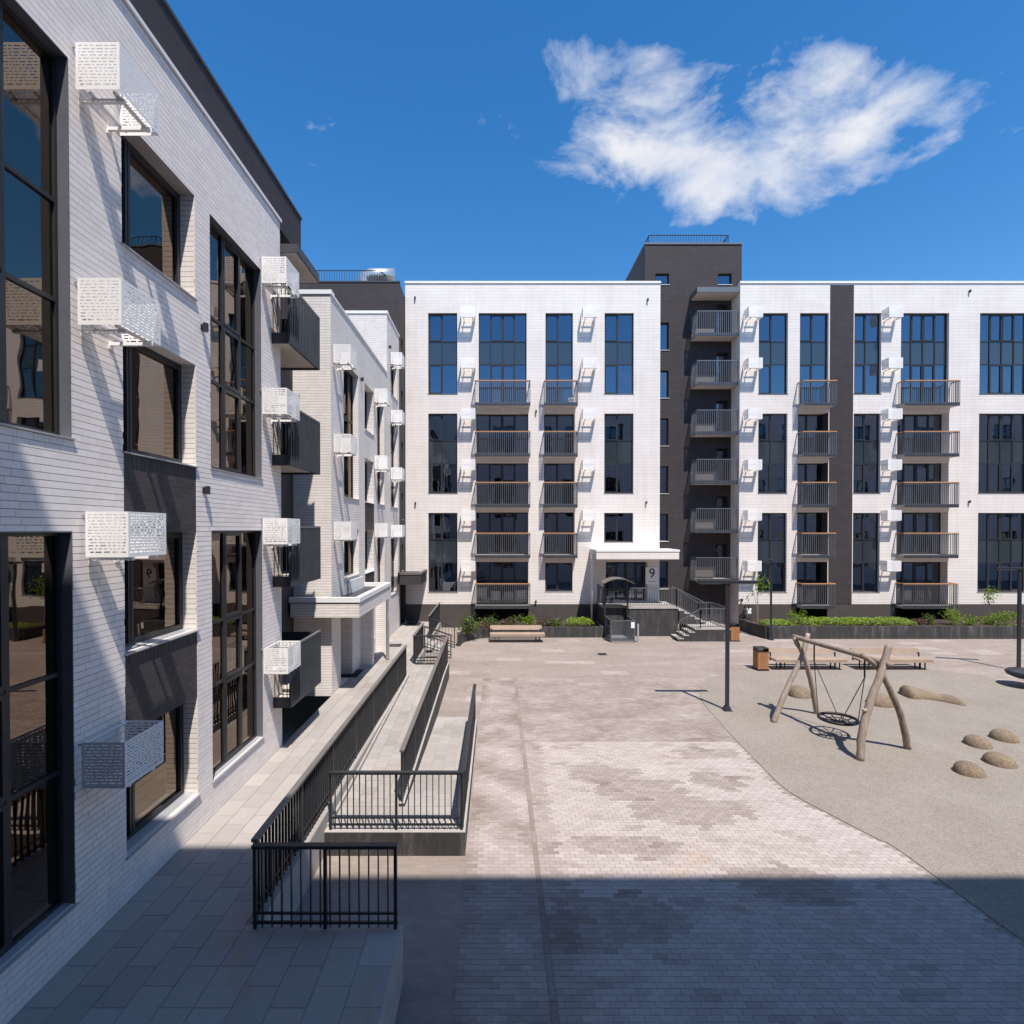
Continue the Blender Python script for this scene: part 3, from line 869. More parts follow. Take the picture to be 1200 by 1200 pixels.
CRS = 3.0 / 33
bricks = []; dbricks = []
z = WZ; k = 0
while z < ZA - 0.05:
    L = 0.265 if rnd.random() < 0.6 else 0.225; y = 1.0 - rnd.uniform(0, L); top = min(z + CRS, ZA - 0.02)
    while y < Y1A:
        a, b = max(y, 1.0), min(y + L, Y1A)
        bricks += subtract((a, b, z, top), opsA + panels)
        y += L
    z += CRS
for (a, b, c, e) in panels:
    z = e - 0.24; x = a
    while x < b: dbricks.append((x, min(x + 0.0985, b), z, e)); x += 0.0985
    while z > c + 0.01:
        y = a - rnd.uniform(0, 0.25)
        while y < b:
            q = (max(y, a), min(y + 0.25, b), max(z - CRS, c), z)
            if q[1] - q[0] > 0.02: dbricks.append(q)
            y += 0.25
        z -= CRS


def area(r):
    u = (r[0] + r[1]) / 2; v = (r[2] + r[3]) / 2
    px = VX + FPX * XW / u; py = VY - FPX * (v - CZ) / u
    if not (2 < px and 203 < py < 997): return 0
    return (r[1] - r[0]) * (r[3] - r[2]) / u ** 3


bricks.sort(key=area, reverse=True)
JT = 0.008
bu = MB().box(0, 1, -0.5, 0.5, -0.5, 0.5, skip=(5,))       # unit brick with its back face left out
bme = bpy.data.meshes.new('brick'); bme.from_pydata(bu.v, [], bu.f); bme.materials.append(MATS['white_brick'])
sb = MB()
for i, (a, b, c, e) in enumerate(bricks):
    d = 0.009 + rnd.uniform(-0.0004, 0.0004); a += JT / 2 * 0.6; b -= JT / 2 * 0.6; c += JT / 2; e -= JT / 2
    if i < 300:
        o = bpy.data.objects.new('brick', bme); COL.objects.link(o); o.parent = wallA
        o.location = Vector((XW, (a + b) / 2, (c + e) / 2)) - wo(wallA); o.scale = (d, b - a, e - c)
    else: sb.box(XW, XW + d, a, b, c, e, skip=(5,))
stuff(sb.build('brickwork', 'white_brick', wallA))
db = MB()
for (a, b, c, e) in dbricks: db.box(XW, XW + 0.006 + rnd.uniform(-0.0004, 0.0004), a + 0.003, b - 0.003, c + 0.003, e - 0.003, skip=(5,))
stuff(db.build('dark_brickwork', 'dark_brick', wallA))
MB().box(-16, XW + 0.05, Y0A, Y1A + 0.03, ZA + 0.001, ZA + 0.07).build('coping', 'coping_white', A)
for u0, u1 in ((4.62, 7.0), (10.42, 12.66), (1.2, 3.6)):
    window(A, PA, (u0, u1, 7.17, 11.98, 0.13), TALL3, [7.17, 8.9, 10.15, 11.98], (1,), (), 'sill_metal')
    window(A, PA, (u0, u1, 1.17, 5.97, 0.13), TALL3, [1.17, 2.9, 4.15, 5.97], (1,), (), 'sill_metal')
for i, o in enumerate(col2):
    w = window(A, PA, o, [0, 0.25, 1], [o[2], o[3]] if i < 2 else [o[2], o[2] + (o[3] - o[2]) * 0.99, o[3]][:1] + [o[3]], (1,), (), 'sill_metal', proj=0.05)
curtain(A, PA, 11.2, 11.85, 4.2, 5.9, -0.5)
curtain(A, PA, 10.5, 11.0, 7.3, 8.8, -0.5)
# dark attic storey, set back a little
m = MB(); m.box(-15, XW - 0.16, Y0A, 15.75, ZA + 0.075, 14.86); m.box(-15, XW - 0.9, 13.85, 15.75, 12.4, ZA + 0.072)
m.build('attic', 'dark_tile_side', A)
MB().box(-15.03, XW - 0.13, Y0A, 15.79, 14.861, 14.93).build('attic_coping', 'coping_dark', A)
# recess with dark wall beyond the white wall
m = MB(); m.quad((-6.7, 13.8, WZ), (-6.7, 18.0, WZ), (-6.7, 18.0, 13.7), (-6.7, 13.8, 13.7)); m.quad((-6.7, 13.801, WZ), (XW, 13.801, WZ), (XW, 13.801, ZA), (-6.7, 13.801, ZA))
m.build('recess_wall', 'dark_tile_side', A)
for k in range(4):
    zb = 10.55 - 2.95 * k; bx0, bx1, by0, by1 = XW + 0.004, -5.02, 13.25, 15.5
    b = MB()
    b.box(-6.68, XW + 0.002, 13.82, by1, zb, zb + 0.16); b.box(bx0, bx1 - 0.04, by0 + 0.03, by1, zb, zb + 0.16)
    bal = b.build('balcony', 'soffit', A)
    m = MB(); zt = zb + 1.38; nrib = 21
    for i in range(nrib):                    # folded sheet
        ya_ = by0 + (by1 - by0) * i / nrib; yc = by0 + (by1 - by0) * (i + 1) / nrib; t = (yc - ya_)
        d = 0.055; q = [(ya_, 0), (ya_ + .55 * t, 0), (ya_ + .62 * t, d), (ya_ + .93 * t, d), (yc, 0)]
        for (p, dp), (r_, dr) in zip(q, q[1:]):
            m.quad((bx1 - 0.03 + dp, p, zb - 0.06), (bx1 - 0.03 + dr, r_, zb - 0.06), (bx1 - 0.03 + dr, r_, zt), (bx1 - 0.03 + dp, p, zt))
    m.build('cladding_sheet', 'corrugated', bal)
    m = MB(); m.box(-6.6, bx1 - 0.04, by1 - 0.02, by1 + 0.01, zb - 0.06, zt); m.build('end_sheet', 'corrugated', bal)
    m = MB(); m.box(XW + 0.02, bx1 + 0.02, by0 - 0.03, by0 + 0.03, zt, zt + 0.045); m.box(bx1 - 0.05, bx1 + 0.02, by0 + 0.031, by1 + 0.02, zt, zt + 0.045); m.build('handrail', 'rail_light', bal)
    m = MB(); m.box(bx0, bx1 - 0.04, by0, by0 + 0.029, zb - 0.06, zb + 0.2)
    for i in range(4): m.box(XW + 0.04 + i * 0.1, XW + 0.055 + i * 0.1, by0, by0 + 0.015, zb + 0.2, zt)
    m.build('balusters', 'rail', bal)
m = MB(); m.box(-6.68, -5.02, 13.86, 15.55, 12.98, 13.2); m.build('balcony_roof', 'coping_dark', A)
m = MB(); m.box(-6.66, -5.06, 13.88, 15.5, 12.95, 12.979); m.build('balcony_soffit', 'soffit', A)

GRPL = 'white cages on the left buildings'
for k, nm in enumerate(('top', 'third', 'second', 'lowest')):
    cage(PA, 7.06 - (0.0 if k != 2 else -0.10), 12.23 - 3.0 * k, 'white perforated cage beside dark spandrel windows, %s floor of near block' % nm, GRPL)
    cage(PA, 12.6, 12.25 - 3.0 * k, 'white perforated cage next to the corrugated balcony, %s floor of near block' % nm, GRPL)
wall_lamp(PA, 10.12, 9.72, 'small dark wall lamp beside tall upper window on near white block')
wall_lamp(PA, 10.15, 6.72, 'small dark wall lamp below tall upper window on near white block')

# ------------------------------------------------------------------ left building, second block
ZB1 = 13.7; YB0, YB1 = 18.0, 27.2
B = thing('apartment_building', 'white brick block with entrance canopy beyond the corrugated balconies', 'building', (-9, 22, 0))
opsB = [(19.5, 21.6, 7.17, 12.0, 0.22), (19.5, 21.6, 4.24, 5.97, 0.22)]
opsB += [(22.6, 24.25, b, t, 0.30) for b, t in ((10.15, 12.05), (7.14, 8.96), (4.18, 5.95))]
opsB += [(24.95, 26.55, 7.17, 12.0, 0.22), (24.95, 26.55, 3.0, 5.97, 0.22)]
doorsB = [(19.05, 20.6, WZ, 2.9, 1.1), (22.9, 24.3, 1.2, 2.9, 0.3), (25.2, 26.4, 1.2, 2.75, 0.2)]
mw = MB(); wall(mw, PS(XW), YB0, YB1, WZ - 0.02, ZB1, opsB + doorsB); mw.build('wall', 'white_tile_side', B)
mw = MB(); wall(mw, PF(YB0), -16, XW, WZ - 0.02, ZB1, []); mw.build('end_wall', 'white_tile_near_front', B)
mw = MB(); shell(mw, -16, XW, YB0, YB1, WZ, ZB1 - 0.3, skip=('r', 'f')); mw.build('roof', 'roof', B)
m = MB(); m.box(XW - 0.3, XW + 0.04, YB0 + 0.31, YB1, ZB1 + 0.001, ZB1 + 0.07); m.box(-16, XW + 0.04, YB0 - 0.04, YB0 + 0.309, ZB1 + 0.001, ZB1 + 0.14); m.box(XW - .3, XW - .006, YB0 + .3, YB1, ZB1 - .29, ZB1); m.box(-16, XW - .302, YB0 + .006, YB0 + .3, ZB1 - .29, ZB1)
m.build('coping', 'coping_white', B)
it = MB()
for o in opsB + doorsB: room(it, PS(XW), o, 1.8)
it.build('interior', 'interior', B)
pB = PS(XW)
window(B, pB, opsB[0], TALL3, [7.17, 8.9, 10.15, 12.0], (1,), (), 'sill_metal'); window(B, pB, opsB[1], TALL3, [4.24, 5.97], (1,), (), 'sill_metal')
for o in opsB[2:5]: window(B, pB, o, [0, 0.4, 1], [o[2], o[3]], (1,), (), 'white_metal')
window(B, pB, opsB[5], [0, .5, 1], [7.17, 8.9, 10.15, 12.0], (0,), (), 'sill_metal'); window(B, pB, opsB[6], [0, .5, 1], [3.0, 4.2, 5.97], (0,), (), 'sill_metal')
window(B, pB, doorsB[0], [0, .5, 1], [WZ, 2.9], (0, 1), (), None, name='door', fw=0.08)
window(B, pB, doorsB[1], [0, .5, 1], [1.2, 2.9], (0,), (), 'white_metal'); window(B, pB, doorsB[2], [0, .5, 1], [1.2, 2.75], (0,), (), 'sill_metal')
for c, e in ((5.96, 7.12), (2.98, 4.16)): m = MB(); ub(m, pB, 22.6, 24.25, c, e, 0.002, 0.008); m.build('dark_panel', 'dark_tile_side', B)
# canopy over the entrance
cz0, cz1 = 3.16, 3.80; cx = -4.41; cy0, cy1 = 17.5, 22.6
m = MB(); m.box(-6.62, cx, cy0, cy0 + 0.12, cz0, cz1 - 0.16); m.box(cx - 0.12, cx, cy0 + 0.121, cy1, cz0, cz1 - 0.16); m.box(-6.62, cx - 0.121, cy0 + 0.121, cy1, cz0 + 0.005, cz0 + 0.2)
can = m.build('canopy', 'white_tile_near_front', B)
m = MB(); m.box(-6.66, cx + 0.03, cy0 - 0.03, cy0 + 0.16, cz1 - 0.155, cz1); m.box(cx - 0.16, cx + 0.03, cy0 + 0.161, cy1, cz1 - 0.155, cz1); m.box(-5.44, cx - 0.161, cy1 - 0.16, cy1, cz1 - 0.155, cz1)
m.build('canopy_coping', 'coping_white', can)
m = MB(); m.box(-6.66, cx + 0.008, cy0 - 0.008, cy1, cz1 - 0.19, cz1 - 0.156); m.build('shadow_gap', 'coping_dark', can)
for yy, ll in ((21.9, 0.35), (24.6, 0.3)):
    m = MB(); m.box(XW, XW + 0.45, yy, yy + ll, WZ, cz0 + 0.004); m.build('pier', 'white_tile_side', B)
m = MB(); m.box(XW + 0.05, XW + 0.11, 19.9, 21.9, 3.37, 4.12); m.box(XW + 0.111, XW + 0.5, 19.9, 20.0, 3.37, 3.45); m.box(XW + 0.111, XW + 0.5, 21.8, 21.9, 3.37, 3.45)
tag(m.build('metal_cover', 'white_metal'), 'white upright metal panel standing on top of the entrance canopy', 'panel')
for k, zt in enumerate((12.1, 9.15, 6.25)):
    nm = ('highest', 'middle', 'lowest')[k]
    cage(pB, 18.1, zt, 'white perforated cage by the corner above entrance canopy, %s of three' % nm, GRPL)
    cage(pB, 24.1 + 0.05, (12.2, 9.25, 6.26)[k], 'white perforated cage between narrow windows of second white block, %s of three' % nm, GRPL)
wall_lamp(pB, 21.95, 12.0, 'small dark wall lamp beside top window of second white block')

# ------------------------------------------------------------------ left building, taller third block
ZC1 = 16.7; YC0, YC1 = 27.25, 30.6
C = thing('apartment_building', 'taller narrow white block between second block and dark corner', 'building', (-9, 29, 0))
opsC = [(28.15, 30.1, b, t, 0.22) for b, t in ((13.0, 15.0), (7.17, 12.0), (2.6, 5.97))]
mw = MB(); wall(mw, PS(XW), YC0, YC1, WZ - 0.02, ZC1, opsC); mw.build('wall', 'white_tile_side', C)
mw = MB(); wall(mw, PF(YC0), -16, XW, WZ, ZC1, []); mw.build('end_wall', 'white_tile_near_front', C)
mw = MB(); shell(mw, -16, XW, YC0, YC1, WZ, ZC1 - 0.2, skip=('r', 'f')); mw.build('roof', 'roof', C)
m = MB(); m.box(-16, XW + 0.04, YC0 - 0.04, YC0 + 0.3, ZC1 + 0.001, ZC1 + 0.14); m.box(XW - 0.3, XW + 0.04, YC0 + 0.301, YC1, ZC1 + 0.001, ZC1 + 0.09); m.box(XW - .3, XW - .006, YC0 + .302, YC1, ZC1 - .19, ZC1); m.box(-16, XW - .302, YC0 + .006, YC0 + .3, ZC1 - .19, ZC1); m.build('coping', 'coping_white', C)
it = MB()
for o in opsC: room(it, pB, o, 1.5)
it.build('interior', 'interior', C)
for o, r in zip(opsC, ([13.0, 15.0], [7.17, 8.9, 10.15, 12.0], [2.6, 4.2, 5.97])): window(C, pB, o, [0, .5, 1], r, (0,), (), 'sill_metal')
for k, nm in enumerate(('highest', 'second', 'third', 'lowest')):
    cage(pB, 28.8 - 0.9, 15.0 - 2.93 * k, 'white perforated cage near the dark corner of court, %s of four' % nm, GRPL)
wall_lamp(pB, 27.7, 15.2, 'small dark wall lamp on tall third block near its corner')

# dark corner block
D = thing('apartment_building', 'dark brown corner block with rooftop railing behind the white left blocks', 'building', (-10, 31.5, 0))
ZD = 19.75; opsD = [(31.2, 31.75, 3.6 + 2.95 * k, 5.1 + 2.95 * k, 0.15) for k in range(5)]
mw = MB(); wall(mw, PS(XW + 0.02), 30.602, 32.39, WZ - 0.02, ZD, opsD + [(30.9, 32.2, WZ, 2.85, 0.5)]); mw.build('wall', 'dark_tile_side', D)
mw = MB(); wall(mw, PF(30.602), -24, XW + 0.02, WZ, ZD, []); mw.build('end_wall', 'dark_tile_front', D)
mw = MB(); shell(mw, -24, XW + 0.02, 30.602, 33.5, WZ, ZD, skip=('r', 'f')); mw.build('roof', 'roof', D)
it = MB()
for o in opsD + [(30.9, 32.2, WZ, 2.85, 0.5)]: room(it, PS(XW + 0.02), o, 1.2)
it.build('interior', 'interior', D)
for o in opsD: window(D, PS(XW + 0.02), o, [0, 1], [o[2], o[3]], (0,), (), 'sill_metal')
window(D, PS(XW + 0.02), (30.9, 32.2, WZ, 2.85, 0.5), [0, .5, 1], [WZ, 2.85], (0, 1), (), None, name='door', fw=0.08)
MB().box(-24, XW + 0.05, 30.57, 30.8, ZD + 0.001, ZD + 0.08).build('coping', 'coping_dark', D)
m = MB(); m.box(XW + 0.03, -4.15, 29.9, 32.38, 2.95, 3.5); cn = m.build('canopy', 'dark_tile_front', D)
m = MB(); m.box(XW + 0.03, -4.12, 29.87, 30.05, 3.501, 3.62); m.box(-4.3, -4.12, 30.051, 32.38, 3.501, 3.62); m.build('canopy_coping', 'rail_top', cn)


def simple_rail(label, pts, h, cat='railing', gap=0.14, mat='rail', th=0.04, group=None):
    r = thing('roof_railing', label, cat, pts[0], group)
    for a, b in zip(pts, pts[1:]):
        a = Vector(a); b = Vector(b); z = Vector((0, 0, 1))
        MB().bar(a + z * h, b + z * h, th, th).build('top_rail', mat, r); MB().bar(a + z * 0.12, b + z * 0.12, th, th).build('bottom_rail', mat, r)
        m = MB(); L = (b - a).length; nn = max(2, int(L / gap))
        for k in range(nn + 1): p = a.lerp(b, k / nn); m.box(p.x - 0.01, p.x + 0.01, p.y - 0.01, p.y + 0.01, p.z + (0 if k % 8 == 0 or k == nn else 0.12), p.z + h)
        m.build('balusters', mat, r)
    return r


simple_rail('dark railing on roof of the dark corner block', [(-14.0, 31.0, ZD + 0.02), (-6.6, 31.0, ZD + 0.02), (-6.0, 32.6, ZD + 0.02)], 0.82)
du = thing('ventilation_duct', 'silver bent ventilation duct on roof behind the railing', 'duct', (-7, 32.0, ZD))
m = MB(); m.tube([(-7.75, 32.0, ZD + 0.0), (-7.75, 32.0, ZD + 0.55), (-7.62, 32.0, ZD + 0.86), (-7.3, 32.0, ZD + 1.0), (-5.95, 32.0, ZD + 1.0)], 0.42, 18); m.build('pipe', 'zinc', du, smooth=True)
m = MB(); m.box(-6.6, -6.5, 31.9, 32.1, ZD, ZD + 0.6); m.box(-6.2, -6.1, 31.9, 32.1, ZD, ZD + 0.6); m.build('support', 'sill_metal', du)
m = MB(); m.box(-13.6, -12.9, 31.6, 32.2, ZD, ZD + 0.75); tag(m.build('roof_vent', 'white_metal'), 'small white vent box on dark corner roof', 'vent')
m = MB(); m.tube([(-4.58, 22.9, WZ + 0.05), (-4.58, 22.9, 3.3), (-4.62, 22.75, 3.55)], 0.07, 10); tag(m.build('downpipe', 'white_metal', smooth=True), 'white downpipe at the end of the entrance canopy', 'pipe')

# ------------------------------------------------------------------ far building: left white block, dark stair tower, right white block
YF = 32.4; PB = PF(YF)
def fx(px): return (px - VX) / (FPX / YF)
STO = 2.95
ROW = [(14.0, 18.76), (8.13, 12.84), (2.25, 6.96)]
def trows(v0, v1): return [v0, v0 + 1.77, v0 + 3.13, v1]


def balcony(parent, x0, x1, zb, pr=0.67, mat='rail_grey'):
    yf = YF - pr; zt = zb + 1.42
    b = MB().box(x0 + 0.03, x1 - 0.03, yf + 0.05, YF - 0.004, zb, zb + 0.14).build('balcony', 'soffit', parent)
    m = MB(); m.box(x0, x1, yf, yf + 0.06, zt, zt + 0.05); m.box(x0, x0 + 0.06, yf + 0.061, YF - 0.01, zt, zt + 0.05); m.box(x1 - 0.06, x1, yf + 0.061, YF - 0.01, zt, zt + 0.05)
    m.build('handrail', 'handrail_wood', b)
    m = MB(); m.box(x0 + .01, x1 - .01, yf + 0.02, yf + 0.045, zb + 0.16, zb + 0.19); m.box(x0 + .01, x1 - .01, yf + 0.02, yf + 0.045, zt - 0.06, zt - 0.03)
    nb = int((x1 - x0) / 0.115)
    for k in range(nb + 1):
        x = x0 + 0.03 + (x1 - x0 - 0.06) * k / nb; m.box(x - 0.014, x + 0.014, yf, yf + 0.02, zb - 0.02, zt)
    for s in (x0 + 0.02, x1 - 0.03):
        for k in range(1, 6): y = yf + pr * k / 6; m.box(s, s + 0.012, y - 0.014, y + 0.014, zb - 0.02, zt)
        m.box(s, s + 0.01, yf + 0.06, YF - 0.02, zb + 0.16, zb + 0.19)
    m.build('balusters', mat, b)
    m = MB(); m.box(x0 + 0.02, x1 - 0.02, yf + 0.023, yf + 0.048, zb - 0.01, zb + 0.155); m.build('slab_edge', 'corrugated', b)
    return b


SLB = [13.17 - STO * k for k in range(5)]


def far_block(label, x0, x1, base, tall, balc, short_stack, dark=(), name='apartment_building', ops_extra=()):
    """tall: window columns (u0,u1,panes,rows), balc: balcony columns (u0,u1,panes)"""
    T = thing(name, label, 'building', ((x0 + x1) / 2, YF + 5, 0)); ops = []; wins = []
    for u0, u1, nc, rows in tall:
        for (v0, v1) in rows:
            ops.append((u0, u1, v0, v1, 0.16)); wins.append((ops[-1], nc, trows(v0, v1) if v1 - v0 > 3 else [v0, v1], v1 - v0 > 3))
    for (u0, u1, g0, g1, nc) in balc:
        o = (g0, g1, 13.34, 18.76, 0.16); ops.append(o); wins.append((o, nc, [13.34, 15.77, 17.13, 18.76], True))
        for k in range(1, 5):
            if k == 4 and short_stack == u0:
                o = (g0, g1, 2.3, 3.99, 0.16); ops.append(o); wins.append((o, nc, [2.3, 3.99], False)); continue
            zt = SLB[k] + 0.15; o = (u0, u1, zt, zt + 2.53, 0.55); ops.append(o); wins.append((o, nc, [zt, zt + 2.53], False))
    pops = [(u0, u1, 0.3, 1.26, 0.9) for (u0, u1, *_r) in balc if u0 != short_stack] + list(ops_extra)
    mw = MB(); wall(mw, PB, x0, x1, 1.54, 20.5, ops + list(ops_extra)); mw.build('wall', 'white_tile_front', T)
    mp = MB(); wall(mp, PB, x0, x1, base, 1.538, pops); mp.build('plinth', 'plinth', T)
    it = MB()
    for o in ops + list(pops): room(it, PB, o, 2.2)
    it.build('interior', 'interior', T)
    for o, nc, rows, sp in wins:
        cols = [i / nc for i in range(nc + 1)]
        if nc == 2: cols = [0, 0.47, 1]
        w = window(T, PB, o, cols, rows, (0,) if nc == 2 else (1, 2), (1,) if sp else (), 'coping_dark' if o[4] < 0.3 else None, proj=0.02)
        if rnd.random() < 0.5:
            a = o[0] + (o[1] - o[0]) * rnd.choice((0.05, 0.5)); curtain(w, PB, a, a + (o[1] - o[0]) * rnd.uniform(0.25, 0.42), o[2] + 0.1, min(o[2] + 1.7, o[3]) - 0.05, -o[4] - 0.4)
    for (u0, u1, g0, g1, nc) in balc:
        for zb in (SLB[:4] if u0 == short_stack else SLB): balcony(T, u0 - 0.06, u1 + 0.09, zb)
    mw = MB(); shell(mw, x0, x1, YF, YF + 11, base, 20.3, skip=('f',)); mw.build('side_walls', 'white_tile_side', T)
    m = MB(); m.box(x0 - 0.02, x1 + 0.02, YF - 0.05, YF + 0.3, 20.5 + 0.001, 20.62); m.box(x0, x1, YF + 0.002, YF + 0.3, 20.3, 20.5); m.build('coping', 'coping_white', T)
    MB().box(x0, x1, YF + 0.12, YF + 0.5, 20.621, 20.70).build('roof_edge', 'coping_dark', T)
    for (a, b) in dark: MB().box(a, b, YF - 0.012, YF - 0.0005, 1.54, 20.40).build('dark_band', 'dark_tile_front', T)
    return T


ENT = (fx(710), fx(759), 1.7, 4.05, 0.5)
E = far_block('white far apartment block with doorway nine and two stacks of balconies', -5.40, 9.67, -0.6,
              [(fx(502), fx(536), 2, ROW), (fx(708), fx(742), 2, ROW[:2]), (fx(708), fx(742), 2, [(5.24, 6.96)])],
              [(-1.22, 1.88, fx(561), fx(617), 4), (fx(637.5), fx(673.5), fx(639), fx(671), 2)], fx(637.5),
              ops_extra=[ENT])
window(E, PB, ENT, [0, .28, .52, .78, 1], [1.7, 4.05], (1, 2), (), None, name='door', fw=0.07)
Gb = far_block('white far apartment block with a dark vertical band right of the dark stair tower', 14.38, 48.0, -0.6,
               [(fx(888), fx(922), 2, ROW), (fx(999.5), fx(1031), 2, ROW), (fx(1146), fx(1203), 4, ROW), (33.6, 36.4, 4, ROW), (40, 42.8, 4, ROW)],
               [(fx(934), fx(970), fx(936), fx(969.5), 2), (fx(1050.5), fx(1111), fx(1054), fx(1110), 4)], None,
               dark=[(fx(971), fx(998.5))])
GF = 'white cages on the far facade'
for k in range(1, 5):                        # the dark band turns into the recess beside the narrow balconies
    MB().box(fx(970) - 0.012, fx(970) - 0.002, YF + 0.002, YF + 0.54, SLB[k] + 0.16, SLB[k] + 2.67).build('dark_jamb', 'dark_tile_side', Gb)
NMS = ('sixth', 'fifth', 'fourth', 'third', 'second', 'first')
for k in range(6):
    zt = 18.9 - STO * k
    cage(PB, -1.66 - CW / 2, zt, 'white perforated cage left of wide balcony stack on far facade, %s floor' % NMS[k], GF)
    if k < 5: cage(PB, 5.42 - CW / 2, zt, 'white perforated cage between narrow balcony stack and windows above doorway nine, %s floor' % NMS[k], GF)
    cage(PB, 15.02 - CW / 2, zt, 'white perforated cage next to the dark stair tower, %s floor' % NMS[k], GF)
    cage(PB, 23.15 - CW / 2, zt, 'white perforated cage between dark band and wide balconies, %s floor' % NMS[k], GF)
for px, py, l in ((487, 351, 'near top left corner of far block'), (758, 353, 'near top right corner of block with doorway nine'), (1133, 343, 'near roof edge of right far block'),
                  (628, 483, 'between the two balcony stacks'), (487, 590, 'halfway up far block by court corner'), (757, 589, 'halfway up block above doorway nine'), (1135, 588, 'halfway up right far block'), (628, 705, 'just above plinth between balcony stacks'), (869.5, 703, 'just above plinth beside stair tower')):
    wall_lamp(PB, fx(px), 6 - (py - 620) / (FPX / YF), 'small dark wall lamp %s' % l)

pot = thing('flower_pot', 'small white pot on the highest narrow balcony', 'pot', (4.35, 32.0, SLB[0] + 0.14))
MB().lathe([(0.10, 0), (0.15, 0.26), (0.165, 0.27), (0.165, 0.32), (0.13, 0.32), (0.12, 0.25)], 14, (4.35, 32.0, SLB[0] + 0.14)).build('bowl', 'white_metal', pot, smooth=True)
MB().lathe([(0.02, 0.24), (0.115, 0.25), (0.06, 0.27)], 12, (4.35, 32.0, SLB[0] + 0.14)).build('earth', 'soil', pot)

# dark stair tower
YT = 33.6; PT = PF(YT)
def tx(px): return (px - VX) / (FPX / YT)
def tz(py): return 6 - (py - VY) / (FPX / YT)
Tn = thing('stair_tower', 'dark brown stair tower with stacked grey balconies between white far blocks', 'building', (12, 38, 0))
opsT = [(tx(767), tx(783), tz(335), tz(322), 0.15), (tx(840), tx(856), tz(335), tz(322), 0.15)]
opsT += [(tx(767), tx(783), tz(411) - 2.93 * k, tz(379) - 2.93 * k, 0.18) for k in range(6)]
doorT = [(tx(839), tx(852.5), 17.66 - 2.93 * k, 19.75 - 2.93 * k, 0.35) for k in range(6)]
mw = MB(); wall(mw, PT, 9.08, 15.0, -0.6, 23.4, opsT + doorT); mw.build('wall', 'dark_tile_front', Tn)
mw = MB(); shell(mw, 9.08, 15.0, YT, YT + 9.5, -0.6, 23.4, skip=('f',)); mw.build('side_walls', 'dark_tile_side', Tn)
it = MB()
for o in opsT + doorT: room(it, PT, o, 1.5)
it.build('interior', 'interior', Tn)
for o in opsT: window(Tn, PT, o, [0, 1], [o[2], o[3]], (), (), 'white_metal')
for o in doorT: window(Tn, PT, o, [0, 1], [o[2], o[3]], (0,), (), None, name='door')
MB().box(9.04, 15.04, YT - 0.05, YT + 9.5, 23.401, 23.50).build('coping', 'rail_grey', Tn)
for k in range(6):
    zb = 17.5 - 2.93 * k; yf = 32.56; x0, x1 = 11.9, 14.35
    b = MB().box(x0 + 0.03, x1, yf + 0.04, YT - 0.003, zb, zb + 0.14).build('balcony', 'soffit', Tn)
    m = MB(); zt = zb + 1.42
    nb = 21
    for i in range(nb + 1): x = x0 + 0.02 + (x1 - x0 - 0.04) * i / nb; m.box(x - 0.013, x + 0.013, yf, yf + 0.022, zb + 0.0, zt)
    for i in range(1, 9): y = yf + (YT - yf) * i / 9; m.box(x0, x0 + 0.02, y - 0.013, y + 0.013, zb, zt)
    m.build('balusters', 'rail_light', b)
    m = MB(); m.box(x0, x1, yf - 0.01, yf + 0.035, zt, zt + 0.045); m.box(x0, x0 + 0.04, yf + 0.036, YT - 0.01, zt, zt + 0.045); m.build('handrail', 'rail_light', b)
    m = MB(); m.box(x0 + 0.02, x1, yf + 0.024, yf + 0.038, zb - 0.02, zb + 0.18); m.build('slab_edge', 'corrugated', b)
    MB().box(x0 + 0.12, x0 + 1.25, YT - 0.42, YT - 0.01, zb + 0.14, zb + 0.62).build('low_box', 'rail_top', b)
m = MB(); m.box(11.85, 14.36, 32.45, YT - 0.003, 20.02, 20.32); m.build('balcony_roof', 'rail_grey', Tn)
MB().box(11.9, 14.34, 32.5, YT - 0.003, 19.99, 20.018).build('balcony_soffit', 'soffit', Tn)
simple_rail('dark railing on top of the stair tower', [(9.4, 37.0, 23.5), (9.4, 33.9, 23.5), (14.3, 33.9, 23.5), (14.3, 37.0, 23.5)], 0.62, gap=0.16)
m = MB(); m.box(12.4, 14.0, 35.0, 36.2, 23.5, 23.95); tag(m.build('roof_hatch', 'dark_tile_front'), 'low dark hatch box behind railing on stair tower', 'hatch')

# the building the photograph is taken from (behind the camera: it shades the near ground and shows in the far panes)
H = thing('apartment_building', 'white apartment block across the court mirrored in the far windows', 'building', (12, -6, 0))
hop = []
for i in range(21):
    x = -4.6 + i * 4.3
    for v0, v1 in ((1.6, 5.6), (7.4, 12.0), (13.8, 18.4)): hop.append((x, x + 2.4, v0, v1, 0.2))
class PR:                                    # faces +Y
    c = -0.6; ax = 'x'
    def p(s, u, v, d=0.0): return (-u, s.c + d, v)
pr = PR(); hop2 = [(-o[1], -o[0], *o[2:]) for o in hop]
mw = MB(); wall(mw, pr, -92, 16.0, -1.0, 21.0, hop2); mw.build('wall', 'white_tile_front', H)
mw = MB(); mw.box(-16, 92, -12, -0.6, -1, 21.0, skip=(0, 4)); mw.build('side_walls', 'white_tile_side', H)
it = MB()
for o in hop2: room(it, pr, o, 2.0)
it.build('interior', 'interior', H)
for o in hop2: window(H, pr, o, [0, .5, 1], trows(o[2], o[3]), (0,), (1,), None)

